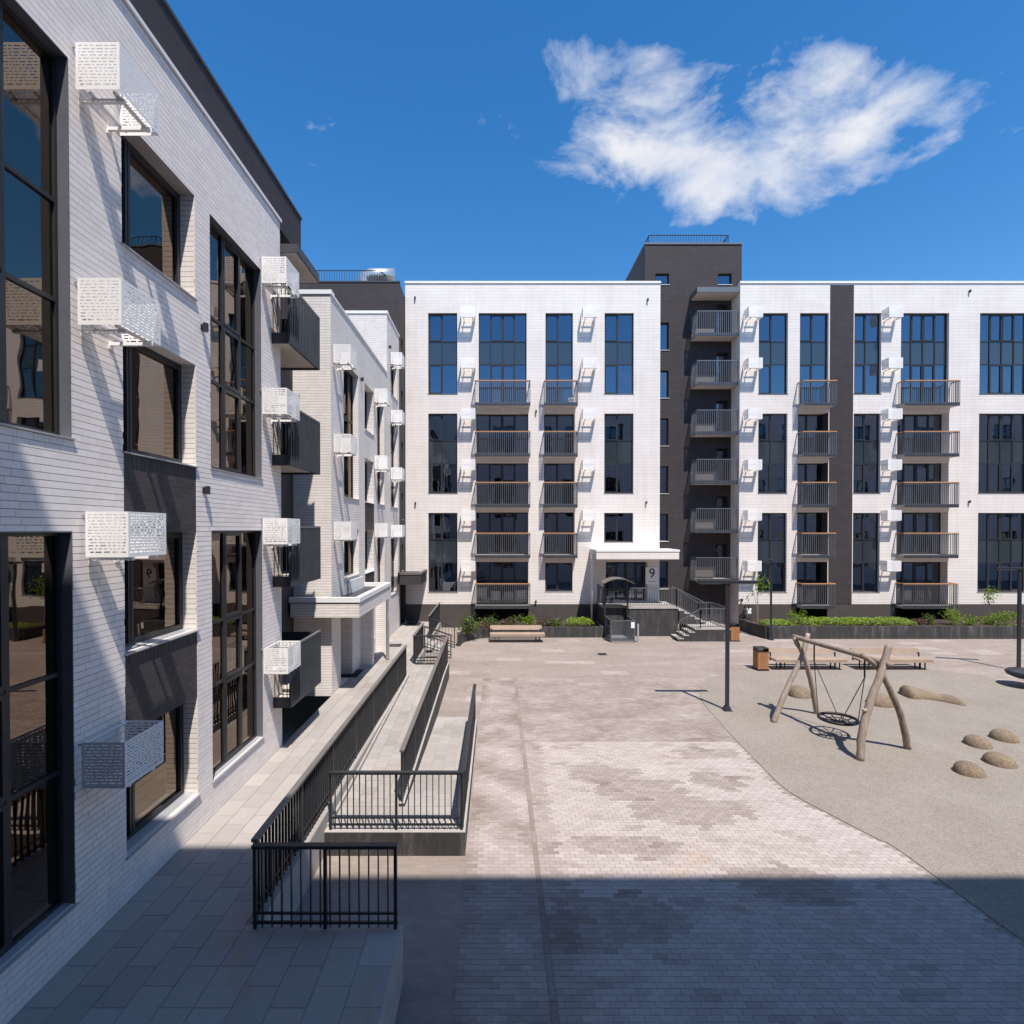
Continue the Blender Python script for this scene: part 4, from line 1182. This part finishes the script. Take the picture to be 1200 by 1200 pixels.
# ------------------------------------------------------------------ entrance nine: canopy, landing, stairs, platform lift, sign
cnx0, cnx1 = 5.55, 10.15
cp = thing('entrance_canopy', 'white flat canopy above doorway nine', 'canopy', (7.8, 31.5, 4.3))
MB().box(cnx0, cnx1, 30.35, YF - 0.006, 4.32, 4.74).build('canopy_box', 'white_tile_front', cp)
MB().box(cnx0 - 0.02, cnx1 + 0.03, 30.32, YF - 0.006, 4.741, 4.85).build('canopy_roof', 'coping_white', cp)
m = MB(); m.box(8.84, 9.58, YF - 0.05, YF - 0.002, 2.72, 3.74)
sg = thing('number_sign', 'pale wall sign with dark figure nine beside the doorway', 'sign', (9.2, YF, 2.7)); m.build('panel', 'sign_white', sg)


def text(body, size, loc, mat, parent, name='lettering'):
    cu = bpy.data.curves.new(name, 'FONT'); cu.body = body; cu.size = size; cu.extrude = 0.006; cu.align_x = 'CENTER'; cu.align_y = 'CENTER'
    ob = bpy.data.objects.new(name, cu); COL.objects.link(ob); bpy.context.view_layer.update()
    me = bpy.data.meshes.new_from_object(ob.evaluated_get(bpy.context.evaluated_depsgraph_get())); bpy.data.objects.remove(ob)
    me.materials.clear(); me.materials.append(MATS[mat]); return put(name, me, parent, loc, rot=(R(90), 0, 0))


text('9', 0.78, (9.21, YF - 0.057, 3.36), 'sign_blue', sg, 'figure')
m = MB()
for k, (a, b) in enumerate(((8.98, 9.08), (9.11, 9.2), (9.23, 9.32), (9.35, 9.43))): m.box(a, b, YF - 0.056, YF - 0.051, 2.86, 2.92)
m.build('small_print', 'sill_metal', sg)
LZ = 1.70
ld = thing('entrance_landing', 'dark stained concrete landing with pale top in front of doorway nine', 'landing', (8, 31, 0))
MB().box(7.29, 9.98, 30.0, YF - 0.004, -0.3, LZ - 0.08).build('base', 'dark_concrete', ld); MB().box(5.93, 7.288, 30.3, YF - 0.004, -0.3, LZ - 0.08).build('base', 'dark_concrete', ld)
MB().box(5.9, 10.02, 30.31, YF - 0.004, LZ - 0.079, LZ).build('top_slab', 'concrete', ld); MB().box(7.26, 10.02, 29.96, 30.309, LZ - 0.079, LZ).build('top_slab', 'concrete', ld)
sr = thing('entrance_stairs', 'dark concrete stair with pale treads turning beside doorway nine', 'stairs', (11, 29.6, 0))
MZ = 0.76; fy0, fy1 = 28.68, 29.85
for k in range(4):
    xs = 9.55 + 0.30 * k; zt = gz(29) + (k + 1) * (MZ - gz(29)) / 4.0
    if k < 3: MB().box(xs, xs + 0.30, fy0, fy1, -0.2, zt - 0.05).build('step', 'dark_concrete', sr); MB().box(xs - 0.02, xs + 0.298, fy0 - 0.012, fy1, zt - 0.049, zt).build('tread', 'concrete', sr)
mx0 = 10.45
MB().box(mx0, 12.3, fy0, 31.2, -0.2, MZ - 0.06).build('landing_base', 'dark_concrete', sr); MB().box(mx0 - 0.02, 12.32, fy0 - 0.012, 31.21, MZ - 0.059, MZ).build('half_landing', 'concrete', sr)
nst = 6
for k in range(1, nst):
    xs = 10.03 + (nst - 1 - k) * 0.0 ; xr = 11.5 - 0.29 * k; zt = MZ + k * (LZ - MZ) / nst
    MB().box(xr, xr + 0.29, 29.98 + 0.02, 31.15, MZ + 0.001, zt - 0.05).build('step', 'dark_concrete', sr); MB().box(xr - 0.02, xr + 0.288, 29.985, 31.16, zt - 0.049, zt).build('tread', 'concrete', sr)


def grey_rail(label, segs, gap=0.13):
    r = thing('stair_railing', label, 'railing', segs[0][0], 'railings at doorway nine')
    m = MB(); t = MB(); h = 1.05
    for a, b in segs:
        a = Vector(a); b = Vector(b); z = Vector((0, 0, 1)); nn = max(2, int((b - a).length / gap))
        t.bar(a + z * h, b + z * h, 0.05, 0.05); m.bar(a + z * 0.12, b + z * 0.12, 0.03, 0.03)
        for k in range(nn + 1): p = a.lerp(b, k / nn); s = 0.02 if k in (0, nn) else 0.01; m.box(p.x - s, p.x + s, p.y - s, p.y + s, p.z + (0 if k in (0, nn) else 0.12), p.z + h)
    t.build('handrail', 'rail_grey', r); m.build('balusters', 'rail_grey', r); return r


grey_rail('grey railing along landing front and down the upper stair flight', [((7.35, 30.02, LZ), (9.9, 30.02, LZ)), ((9.9, 30.02, LZ), (11.55, 30.02, MZ + 0.1))])
grey_rail('grey railing at back of the upper stair flight', [((10.0, 31.1, LZ), (11.5, 31.1, MZ)), ((11.5, 31.1, MZ), (12.2, 31.1, MZ)), ((12.25, 31.1, MZ), (12.25, 28.8, MZ))])
grey_rail('grey railing on the front of the lower stair flight', [((9.62, 28.74, gz(29)), (10.75, 28.74, MZ)), ((10.75, 28.74, MZ), (12.2, 28.74, MZ))])
grey_rail('dark side railing on the left edge of the landing', [((5.95, 30.4, LZ), (5.95, 32.2, LZ))])
lf = thing('platform_lift', 'wheelchair platform lift with glass gate and arched roof by the landing', 'lift', (6.6, 29.3, gz(29)))
g0 = gz(29); lx0, lx1, ly0, ly1 = 5.98, 7.2, 28.5, 29.95
m = MB()
for x in (lx0, lx1):
    for y in (ly0, ly1): m.box(x - 0.03, x + 0.03, y - 0.03, y + 0.03, g0, g0 + 1.15)
    m.box(x - 0.025, x + 0.025, ly0 + 0.03, ly1 - 0.03, g0 + 1.1, g0 + 1.149); m.box(x - 0.025, x + 0.025, ly0 + .03, ly1 - .03, g0 + 0.1, g0 + 0.15)
m.box(lx0 + .03, lx1 - .03, ly0 - 0.025, ly0 + 0.025, g0 + 1.1, g0 + 1.149); m.box(lx0 + .03, lx1 - .03, ly0 - .025, ly0 + .025, g0 + 0.1, g0 + 0.15)
m.build('car_frame', 'rail_grey', lf)
MB().box(lx0 - 0.02, lx1 + 0.02, ly0, ly1, g0 + 0.02, g0 + 0.095).build('platform', 'sill_metal', lf)
m = MB(); m.box(lx0 + .04, lx1 - .04, ly0 - .005, ly0 + .005, g0 + .16, g0 + 1.09); m.build('glass_gate', 'lift_glass', lf)
for x in (lx0, lx1): MB().box(x - .005, x + .005, ly0 + .04, ly1 - .04, g0 + .16, g0 + 1.09).build('glass_side', 'lift_glass', lf)
m = MB()
for x in (lx0 - 0.02, lx1 + 0.02): m.box(x - 0.05, x + 0.05, 30.02, 30.14, g0, 3.0)
m.box(lx0, lx1, 30.03, 30.13, 2.62, 2.7); m.box(lx0, lx1, 30.05, 30.11, LZ + 0.02, LZ + 0.08); m.build('mast', 'frame', lf)
MB().box(lx0 + .08, lx1 - .08, 30.07, 30.08, LZ + .1, 2.6).build('upper_gate', 'lift_glass', lf)
m = MB(); nn = 10
for i in range(nn):
    a = -1 + 2 * i / nn; b = -1 + 2 * (i + 1) / nn; f = lambda t: 3.05 + 0.26 * (1 - t * t)
    xa, xb = 6.6 + a * 0.82, 6.6 + b * 0.82
    m.hexa([(xa, 29.35, f(a)), (xb, 29.35, f(b)), (xb, 30.5, f(b)), (xa, 30.5, f(a)), (xa, 29.35, f(a) + 0.03), (xb, 29.35, f(b) + 0.03), (xb, 30.5, f(b) + 0.03), (xa, 30.5, f(a) + 0.03)])
m.build('roof', 'bronze_roof', lf)
m = MB(); m.box(7.02, 7.2, 28.44, 28.49, g0 + 0.75, g0 + 1.05); m.build('control_panel', 'sign_white', lf)
m = MB(); m.box(7.36, 7.44, 28.5, 28.6, g0, g0 + 0.95); tag(m.build('call_post', 'sill_metal'), 'slim grey call post beside the platform lift', 'post')
m = MB(); m.tube([(5.46, 31.3, 0.5), (5.46, 31.3, 4.1), (5.48, 31.35, 4.4), (5.56, 31.4, 4.5)], 0.06, 10); tag(m.build('downpipe', 'white_metal', smooth=True), 'white downpipe beside the canopy of doorway nine', 'pipe')
m = MB(); m.box(fx(875.5), fx(881), YF - 0.02, YF - 0.002, 0.98, 1.3); tag(m.build('notice_plate', 'sign_white'), 'small white plate on dark plinth by sapling', 'sign')
for px, py, w in ((408, 790, 0.8), (424, 775, 0.8)):
    y = FPX * (CZ - WZ) / (py - VY); x = (px - VX) / FPX * y + 0.1
    MB2 = MB().box(x - 0.5, x + 0.35, y - 0.55, y + 0.55, WZ - 0.005, WZ + 0.024)
    tag(MB2.build('door_mat', 'mat_black'), 'black door mat on walkway %s' % ('near the first doorway' if px == 408 else 'just past the first doorway'), 'mat')
tag(MB().box(-5.2, -4.5, 25.4, 26.0, WZ - 0.005, WZ + 0.02).build('drain_grate', 'lamp_metal'), 'grey floor grate on walkway near dark corner doors', 'grate')
tag(MB().box(-5.2, -4.4, 30.9, 32.1, WZ - 0.005, WZ + 0.024).build('door_mat', 'mat_black'), 'black door mat at the dark corner doors', 'mat')

# ------------------------------------------------------------------ planters and plants
def planter_left():
    T = thing('planter', 'low dark curved planter of shrubs under the balconies', 'planter', (2, 30.5, 0))
    out = [(-2.0, 27.6)]; cx_, cy_ = 0.0, 27.7
    for i in range(13): a = math.pi - math.pi / 2 * i / 12; out.append((cx_ + 2.0 * math.cos(a) + 0.0, cy_ + 2.1 * math.sin(a) + 0.0))
    out += [(2.0, 29.8), (3.6, 29.8), (5.72, 29.8), (5.72, 32.3)]
    inn = []
    for i, p in enumerate(out):
        a = Vector(out[max(i - 1, 0)]); b = Vector(out[min(i + 1, len(out) - 1)]); d = (b - a).normalized(); nn = Vector((d.y, -d.x)); inn.append(Vector(p) + nn * 0.16 * (1.2 if p in ((5.72, 29.8),) else 1))
    for i in range(len(out) - 1):
        a, b, c, d = out[i], out[i + 1], inn[i + 1], inn[i]; z0 = -0.2; z = gz(30) + 0.56
        m = MB(); m.hexa([(a[0], a[1], z0), (d[0], d[1], z0), (c[0], c[1], z0), (b[0], b[1], z0), (a[0], a[1], z), (d[0], d[1], z), (c[0], c[1], z), (b[0], b[1], z)])
        m.build('wall_panel', 'dark_concrete', T)
    m = MB(); pts = [(p[0], p[1], gz(30) + 0.45) for p in inn] + [(-2.0, 32.3, gz(30) + 0.45)]
    m.poly(pts[::-1]); m.build('soil', 'soil', T)


planter_left()


def planter_right():
    T = thing('planter', 'long straight dark planter in front of right far block', 'planter', (25, 30.5, 0)); z = gz(29.3) + 0.68
    x = 14.45; k = 0
    while x < 47:
        w = 2.35; MB().box(x + 0.004, x + w - 0.004, 29.3, 29.46, -0.2, z).build('wall_panel', 'dark_concrete', T); x += w
    m = MB(); m.hexa([(14.05, 31.6, -0.2), (14.446, 29.3, -0.2), (14.6, 29.4, -0.2), (14.2, 31.6, -0.2), (14.05, 31.6, z), (14.446, 29.3, z), (14.6, 29.4, z), (14.2, 31.6, z)]); m.build('wall_panel', 'dark_concrete', T)
    m = MB(); m.poly([(14.55, 29.461, z - 0.08), (47, 29.461, z - 0.08), (47, 32.35, z - 0.08), (14.15, 32.35, z - 0.08)]); m.build('soil', 'soil', T)


planter_right()


def leaves(m, c, r, n, s, rr, up=0.3, clump=7):
    cl = [Vector((c[0] + rr.gauss(0, .45) * r[0], c[1] + rr.gauss(0, .45) * r[1], c[2] + r[2] * (0.15 + 0.8 * rr.random()))) for _ in range(clump)]
    for i in range(n):
        q = rr.choice(cl); p = q + Vector((rr.gauss(0, .30) * r[0], rr.gauss(0, .30) * r[1], rr.gauss(0, .20) * r[2]))
        if p.z < c[2] + 0.01: p.z = c[2] + 0.01 + rr.random() * 0.06
        d = Vector((rr.gauss(0, 1), rr.gauss(0, 1), rr.gauss(0, 1) + up)).normalized(); a = d.orthogonal().normalized(); a.rotate(Matrix.Rotation(rr.random() * 6.28, 3, d)); b = d.cross(a)
        L = s * rr.uniform(0.6, 1.3); m.quad(p - a * L, p + b * L * 0.45, p + a * L, p - b * L * 0.45)


def shrub(px, X, Y, z, r, h, mat, label, seed, n=420, s=0.055, name='shrub', stem=0.0):
    rr = random.Random(seed); T = thing(name, label, 'shrub' if name == 'shrub' else 'tree', (X, Y, z), 'shrubs in the planters' if name == 'shrub' else None)
    m = MB(); leaves(m, (X, Y, z + stem), (r, r * 0.8, h), n, s, rr); m.build('foliage' if name == 'shrub' else 'crown', mat, T)
    m = MB()
    for i in range(5 if name == 'shrub' else 3):
        a = rr.uniform(0, 6.28); q = rr.uniform(0.2, 0.7) * r
        m.tube([(X, Y, z - 0.03), (X + 0.3 * q * math.cos(a), Y + 0.3 * q * math.sin(a), z + (stem + h) * 0.45), (X + q * math.cos(a), Y + q * math.sin(a), z + (stem + h * 0.85))], [0.016, 0.012, 0.005], 5)
    m.build('stems' if name == 'shrub' else 'trunk', 'log_wood', T)


zl = gz(30) + 0.45; zr = gz(29.3) + 0.60
shrub(0, -1.55, 28.6, zl, 0.5, 0.8, 'leaf_green', 'tall light green shrub at the rounded end of curved planter', 1, 750, 0.06)
shrub(0, -1.0, 29.6, zl, 0.5, 0.38, 'leaf_brown', 'low brownish shrub next to tall shrub in curved planter', 2, 350)
shrub(0, -0.4, 30.3, zl, 0.4, 0.55, 'leaf_green', 'medium green shrub in curved planter left of the bench', 3, 450)
shrub(0, 0.4, 30.5, zl, 0.6, 0.45, 'leaf_brown', 'low reddish brown shrub behind left end of bench', 4, 350)
shrub(0, 1.1, 30.6, zl, 0.4, 0.5, 'leaf_green', 'small green shrub behind the bench in curved planter', 5, 260)
shrub(0, 1.85, 30.6, zl, 0.38, 0.55, 'leaf_lime', 'bright green bush rising behind middle of the bench', 6, 480)
shrub(0, 2.7, 30.6, zl, 0.42, 0.42, 'leaf_brown', 'brown twiggy shrub behind right part of bench', 7, 300)
shrub(0, 3.35, 30.6, zl, 0.42, 0.48, 'leaf_green', 'green shrub just right of bench before the dense hedge', 8, 420)


def hedge(x0, x1, y0, y1, z, h, label, seed):
    rr = random.Random(seed); T = thing('hedge', label, 'hedge', ((x0 + x1) / 2, (y0 + y1) / 2, z)); m = MB()
    nn = int((x1 - x0) * (y1 - y0) * 620)
    for i in range(nn):
        x = rr.uniform(x0, x1); y = rr.uniform(y0, y1); e = min((x - x0) / 0.35, (x1 - x) / 0.35, (y - y0) / 0.3, (y1 - y) / 0.3, 1)
        top = h * (0.45 + 0.55 * e ** 0.5) * (0.86 + 0.22 * mnoise.noise(Vector((x * 2.6, y * 2.6, seed)))); zz = z + top * (1 - rr.random() ** 2 * 0.75)
        d = Vector((rr.gauss(0, .6), rr.gauss(0, .6) - 0.3, 0.8)).normalized(); a = d.orthogonal().normalized(); a.rotate(Matrix.Rotation(rr.random() * 6.28, 3, d)); b = d.cross(a); L = rr.uniform(0.03, 0.065); p = Vector((x, y, zz))
        m.quad(p - a * L, p + b * L * .45, p + a * L, p - b * L * .45)
    m.build('foliage', 'leaf_lime', T)
    m = MB(); nx = int((x1 - x0) / 0.25)
    for i in range(nx): x = x0 + (i + .5) * (x1 - x0) / nx; y = rr.uniform(y0 + .2, y1 - .2); m.tube([(x, y, z - .02), (x + rr.uniform(-.05, .05), y, z + h * .7)], 0.012, 5)
    m.build('stems', 'log_wood', T)


hedge(3.95, 5.4, 30.15, 31.3, zl, 0.52, 'dense bright green cushion hedge at the right end of curved planter', 3)
hedge(14.75, 16.2, 29.6, 30.7, zr - 0.02, 0.36, 'short bright green hedge beside sapling in long planter', 4)
hedge(16.75, 22.9, 29.6, 30.9, zr - 0.02, 0.46, 'long low bright green hedge filling the left half of long planter', 5)
shrub(0, 16.4, 30.0, zr, 0.4, 0.7, 'leaf_lime', 'yellow green shrub between short and long hedge', 11, 380)
shrub(0, 23.4, 30.2, zr, 0.35, 0.35, 'leaf_brown', 'low brown plant at the end of long hedge', 12, 200)
shrub(0, 24.0, 30.2, zr, 0.4, 0.5, 'leaf_green', 'small round green shrub past the long hedge', 13, 320)
shrub(0, 25.2, 30.2, zr, 0.55, 0.75, 'leaf_lime', 'wide light green shrub below the wide balconies', 14, 500)
shrub(0, 26.0, 30.0, zr, 0.45, 0.45, 'leaf_lime', 'low light green shrub below right end of wide balconies', 15, 350)
shrub(0, 27.5, 30.2, zr, 0.5, 0.6, 'leaf_lime', 'leafy green shrub under the small sapling in long planter', 16, 450)
shrub(0, 28.3, 30.0, zr, 0.5, 0.6, 'leaf_lime', 'leafy green shrub right of the small sapling in long planter', 17, 450)
shrub(0, 29.8, 30.2, zr, 0.5, 0.45, 'leaf_green', 'low green shrub by tall bush at end of long planter', 18, 350)
shrub(0, 31.0, 30.2, zr, 0.7, 1.55, 'leaf_lime', 'tall loose light green bush at the end of long planter', 19, 800)
shrub(0, 15.0, 31.3, zr, 0.55, 1.1, 'leaf_lime', 'thin young sapling with sparse yellow green crown by stair tower', 20, 150, 0.08, 'sapling', 1.4)
shrub(0, 28.0, 31.0, zr, 0.4, 0.9, 'leaf_lime', 'small young sapling with round crown against dark plinth', 21, 260, 0.06, 'sapling', 1.0)

# ------------------------------------------------------------------ benches, bins, lamps
def bench(label, loc, w):
    T = thing('bench', label, 'bench', (0, 0, 0), 'wooden benches around the court'); h = w / 2
    for k in range(3): MB().box(-h, h, -0.30 + 0.19 * k, -0.30 + 0.19 * k + 0.178, 0.38, 0.46).build('seat_plank', 'bench_wood', T)
    MB().box(-h, h, -0.33, -0.305, 0.33, 0.46).build('front_board', 'bench_wood', T)
    m = MB(); m.hexa([(-h, .30, .58), (h - 0.12, .30, .58), (h - 0.12, .35, .58), (-h, .35, .58), (-h, .36, .80), (h - 0.12, .36, .80), (h - 0.12, .41, .80), (-h, .41, .80)]); m.build('backrest_plank', 'bench_wood', T)
    for x in (-h + 0.25, -h + 0.45, h - 0.45, h - 0.25):
        m = MB(); m.box(x - .02, x + .02, -.2, -.16, 0, .378); m.box(x - .02, x + .02, .1, .14, 0, .378); m.box(x - .02, x + .02, -.28, .22, .345, .379); m.build('leg', 'frame', T)
    for x in (-h + 0.06, h - 0.18):
        m = MB(); m.box(x - .025, x + .025, .24, .28, .3, .62); m.box(x - .025, x + .025, .24, .36, .6, .64); m.build('back_bracket', 'frame', T)
    T.location = loc; return T


p = G(606.5, 753.5); bench('wooden bench with backrest in front of the curved planter', (p.x, p.y + 0.25, gz(p.y)), 2.85)
p = G(951, 786); bench('wooden bench next to the bin at playground edge', (p.x, p.y + 0.25, gz(p.y) + 0.01), 3.05)
p = G(1051, 786); bench('wooden bench at playground edge beyond the swing frame', (p.x, p.y + 0.25, gz(p.y) + 0.01), 3.1)


def bin_(label, loc):
    T = thing('litter_bin', label, 'bin', (0, 0, 0), 'wooden litter bins')
    m = MB(); m.box(-.19, .19, -.19, .19, .02, .72); m.build('liner', 'frame', T)
    for s in range(4):
        for k in range(4):
            c = -0.165 + 0.11 * k; m = MB()
            if s == 0: m.box(c - .05, c + .05, -.235, -.2, .06, .78)
            if s == 1: m.box(c - .05, c + .05, .2, .235, .06, .78)
            if s == 2: m.box(-.235, -.2, c - .05, c + .05, .06, .78)
            if s == 3: m.box(.2, .235, c - .05, c + .05, .06, .78)
            m.build('slat', 'bin_wood', T)
    m = MB(); m.box(-.25, .25, -.25, .25, 0, .04); m.build('base', 'frame', T)
    m = MB(); m.box(-.245, .245, -.245, .245, .785, .80)
    for x in (-.23, .21): m.box(x, x + .02, -.23, .23, .80, .92)
    m.box(-.23, .23, -.23, .23, .92, .95); m.build('hood', 'frame', T)
    T.location = loc


p = G(895, 786.5); bin_('wooden slatted litter bin next to bench at playground edge', (p.x, p.y + .2, gz(p.y) + 0.016))
p = G(861, 752); bin_('wooden slatted litter bin beside the entrance stairs', (p.x + 0.05, p.y + .2, gz(p.y)))


def lamp(label, loc, rz=0.0, arm=1.95, h=4.38):
    T = thing('street_lamp', label, 'lamp', (0, 0, 0), 'tee shaped court lamps')
    m = MB(); m.box(-.15, .15, -.15, .15, 0, .02); m.hexa([(-.12, -.12, .02), (.12, -.12, .02), (.12, .12, .02), (-.12, .12, .02), (-.075, -.075, .16), (.075, -.075, .16), (.075, .075, .16), (-.075, .075, .16)]); m.build('base', 'lamp_metal', T)
    MB().box(-.052, .052, -.052, .052, .16, h - 0.1).build('pole', 'lamp_metal', T)
    m = MB(); m.box(-arm / 2, arm / 2, -.09, .09, h - 0.10, h); m.build('arm', 'lamp_metal', T)
    m = MB()
    for s in (-1, 1): m.box(min(s * .2, s * (arm / 2 - .05)), max(s * .2, s * (arm / 2 - .05)), -.06, .06, h - 0.112, h - 0.1005)
    m.build('light_panel', 'sign_white', T)
    T.location = loc; T.rotation_euler = (0, 0, rz); return T


lamp('dark tee shaped lamp post at edge of the playground near the court middle', G(853, 833.5))
p = G(904, 750); lamp('dark tee shaped lamp post against the left end of long planter', (p.x, p.y, gz(p.y)), R(62), 1.2, 4.3)
p = G(1195.5, 787); lamp('dark tee shaped lamp post behind the round playground dish', (p.x, p.y, gz(p.y) + 0.016), R(-14), 1.7)

# ------------------------------------------------------------------ playground
sw = thing('nest_swing', 'natural log swing frame with round black nest seat on ropes', 'swing', (10.1, 16.1, gz(16.1)))


def log(name, pts, r0, r1, seed, bumps=()):
    rr = random.Random(seed); pts = [Vector(p) for p in pts]; out = []; rad = []
    nn = 16
    for i in range(nn + 1):
        t = i / nn; k = t * (len(pts) - 1); j = min(int(k), len(pts) - 2); f = k - j
        p0, p1, p2, p3 = pts[max(j - 1, 0)], pts[j], pts[j + 1], pts[min(j + 2, len(pts) - 1)]
        q = 0.5 * ((2 * p1) + (p2 - p0) * f + (2 * p0 - 5 * p1 + 4 * p2 - p3) * f * f + (3 * p1 - p0 - 3 * p2 + p3) * f ** 3)
        out.append(q + Vector((rr.gauss(0, .006), rr.gauss(0, .006), 0))); rad.append((r0 + (r1 - r0) * t) * rr.uniform(0.95, 1.06))
    m = MB(); m.tube(out, rad, 12)
    for (t, ln) in bumps:
        q = out[int(t * nn)]; d = Vector((-0.9, -0.3, 0.12)); m.tube([q, q + d * (ln + r0) * 0.7, q + d * (ln + r0)], [r0 * 0.62, r0 * 0.5, r0 * 0.36], 9)
    return m.build(name, 'log_wood', sw, smooth=True)


def gp(px, py): v = G(px, py); return (v.x, v.y, gz(v.y) - 0.02)


log('leg', [gp(907.5, 847.5), (9.15, 17.3, 0.75), (9.75, 17.42, 1.9), (10.05, 17.6, 2.62)], 0.092, 0.07, 1)
log('leg', [gp(959, 837.5), (10.35, 17.85, 0.8), (10.0, 17.65, 1.75), (9.62, 17.62, 2.5)], 0.088, 0.07, 2)
log('leg', [gp(1010, 892.5), (9.78, 14.55, 0.55), (10.02, 14.6, 1.35), (10.45, 14.72, 2.3), (10.66, 14.8, 2.86)], 0.105, 0.085, 3, [(0.47, 0.09)])
log('leg', [gp(1066, 879), (11.25, 15.1, 0.7), (10.85, 15.0, 1.55), (10.45, 14.95, 2.2), (10.02, 14.95, 2.55)], 0.092, 0.066, 4)
log('beam', [(9.66, 17.75, 2.50), (9.95, 16.7, 2.46), (10.25, 15.6, 2.42), (10.56, 14.55, 2.36)], 0.078, 0.074, 5)
sc = Vector((10.1, 16.1, 0.39)); r = 0.50
m = MB(); m.tube([(sc.x + r * math.cos(a), sc.y + r * math.sin(a), sc.z) for a in [2 * math.pi * k / 28 for k in range(29)]], 0.045, 8, cap=False); m.build('seat_ring', 'rubber_black', sw, smooth=True)
m = MB()
for k in range(10):
    a = 2 * math.pi * k / 10 + 0.15; m.tube([(sc.x + 0.07 * math.cos(a), sc.y + 0.07 * math.sin(a), sc.z - 0.07), (sc.x + .3 * math.cos(a), sc.y + .3 * math.sin(a), sc.z - .055), (sc.x + r * math.cos(a), sc.y + r * math.sin(a), sc.z - .01)], 0.017, 6)
m.tube([(sc.x + .3 * math.cos(a), sc.y + .3 * math.sin(a), sc.z - .055) for a in [2 * math.pi * k / 20 for k in range(21)]], 0.015, 6, cap=False)
m.lathe([(0.02, -.09), (0.10, -.085), (0.10, -.06), (0.02, -.055)], 12, sc); m.build('seat_net', 'rubber_black', sw)
for (bx, by, bz) in ((9.88, 16.95, 2.44), (10.34, 15.3, 2.38)):
    j = Vector((bx, by, bz - 0.55))
    MB().tube([(bx, by, bz), j], 0.022, 6).build('hanger', 'rubber_black', sw)
    for da in (-0.75, 0.75):
        a = math.atan2(by - sc.y, bx - sc.x) + da
        MB().tube([j, (sc.x + r * math.cos(a), sc.y + r * math.sin(a), sc.z + 0.02)], 0.012, 6).build('rope', 'rope', sw)


def mound(label, c, rx, ry, h, rz, seed, lean=0.0):
    m = MB(); nr, na = 9, 28; z0 = gz(c[1]) + 0.010
    for i in range(nr + 1):
        t = i / nr * math.pi / 2
        for k in range(na):
            a = 2 * math.pi * k / na; q = math.cos(t) ** 0.9 * (1 + 0.03 * math.sin(3 * a + seed)); x, y = rx * q * math.cos(a), ry * q * math.sin(a)
            x += lean * math.sin(t) * rx
            m.v.append((c[0] + x * math.cos(rz) - y * math.sin(rz), c[1] + x * math.sin(rz) + y * math.cos(rz), z0 - 0.03 + (h + 0.03) * math.sin(t)))
    for i in range(nr):
        for k in range(na): a = i * na + k; b = i * na + (k + 1) % na; m.f.append((a, b, b + na, a + na))
    tag(m.build('play_mound', 'mound_rubber', smooth=True), label, 'mound', 'rubber play mounds')


for (px, py, lb, rx) in ((1139, 908, 'speckled rubber mound closest to the swing in group of four', 0.34), (1149, 875, 'rubber mound of group of four lying nearer the long ridge', 0.33), (1175, 897, 'rubber mound of group of four farthest from the swing and ridge', 0.36), (1180, 868, 'rubber mound of group of four nearest the round dish', 0.34)):
    q = G(px, py); mound(lb, (q.x, q.y), rx, 0.31, 0.285, R(-35), px, -0.14)
q = G(938, 816); mound('rubber mound behind the left legs of log swing', (q.x, q.y), 0.42, 0.42, 0.36, 0, 2, -0.1)
q = G(1034, 826); mound('rubber mound behind the right legs of log swing', (q.x, q.y), 0.46, 0.44, 0.36, 0, 3, -0.1)
a = G(1056, 815); b = G(1128, 825)                # long ridge
m = MB(); nn, na = 26, 18
for i in range(nn + 1):
    t = i / nn; c = a.lerp(b, t); c.y += 0.25 * math.sin(t * 3.14) - 0.1; e = math.sin(math.pi * min(1, max(0, (t * 1.0)))) ; cap_ = max(0.02, math.sqrt(max(0, 1 - (1 - min(1, min(t, 1 - t) / 0.17)) ** 2)))
    hh = (0.46 - 0.26 * min(1, t * 1.5) + 0.05 * math.exp(-((t - 0.88) / 0.14) ** 2)) * cap_; ww = (0.50 - 0.16 * math.sin(t * 2.9)) * cap_
    for k in range(na + 1):
        th = math.pi * k / na; m.v.append((c.x + 0.12 * math.cos(th) * ww, c.y + ww * math.cos(th), gz(c.y) - 0.01 + hh * math.sin(th)))
for i in range(nn):
    for k in range(na): q = i * (na + 1) + k; m.f.append((q, q + 1, q + na + 2, q + na + 1))
bm2 = tag(m.build('play_ridge', 'mound_rubber', smooth=True), 'long low curved rubber ridge lying behind log swing', 'mound')
bx = bmesh.new(); bx.from_mesh(bm2.data); bmesh.ops.recalc_face_normals(bx, faces=bx.faces); bx.to_mesh(bm2.data); bx.free()
T = thing('play_spinner', 'dark round spinning dish on thin post in front of lamp post', 'play equipment', (0, 0, 0))
MB().lathe([(0.05, .42), (.42, .36), (.62, .45), (.66, .54), (.60, .62), (.40, .55), (.05, .50)], 24).build('dish', 'lamp_metal', T, smooth=True); MB().lathe([(.03, 0), (.03, .45)], 10).build('post', 'sill_metal', T)
q = G(1206, 806); T.location = (q.x, q.y, gz(q.y) + 0.01)
q = G(706, 767); o = tag(MB().box(q.x - .2, q.x + .2, q.y - .2, q.y + .2, gz(q.y) - .02, gz(q.y) + 0.012).build('drain_cover', 'lamp_metal'), 'small dark square drain cover in the paving', 'drain')
print('objects', len(bpy.data.objects), 'tris~', sum(len(o.data.polygons) * 2 for o in bpy.data.objects if o.type == 'MESH'))
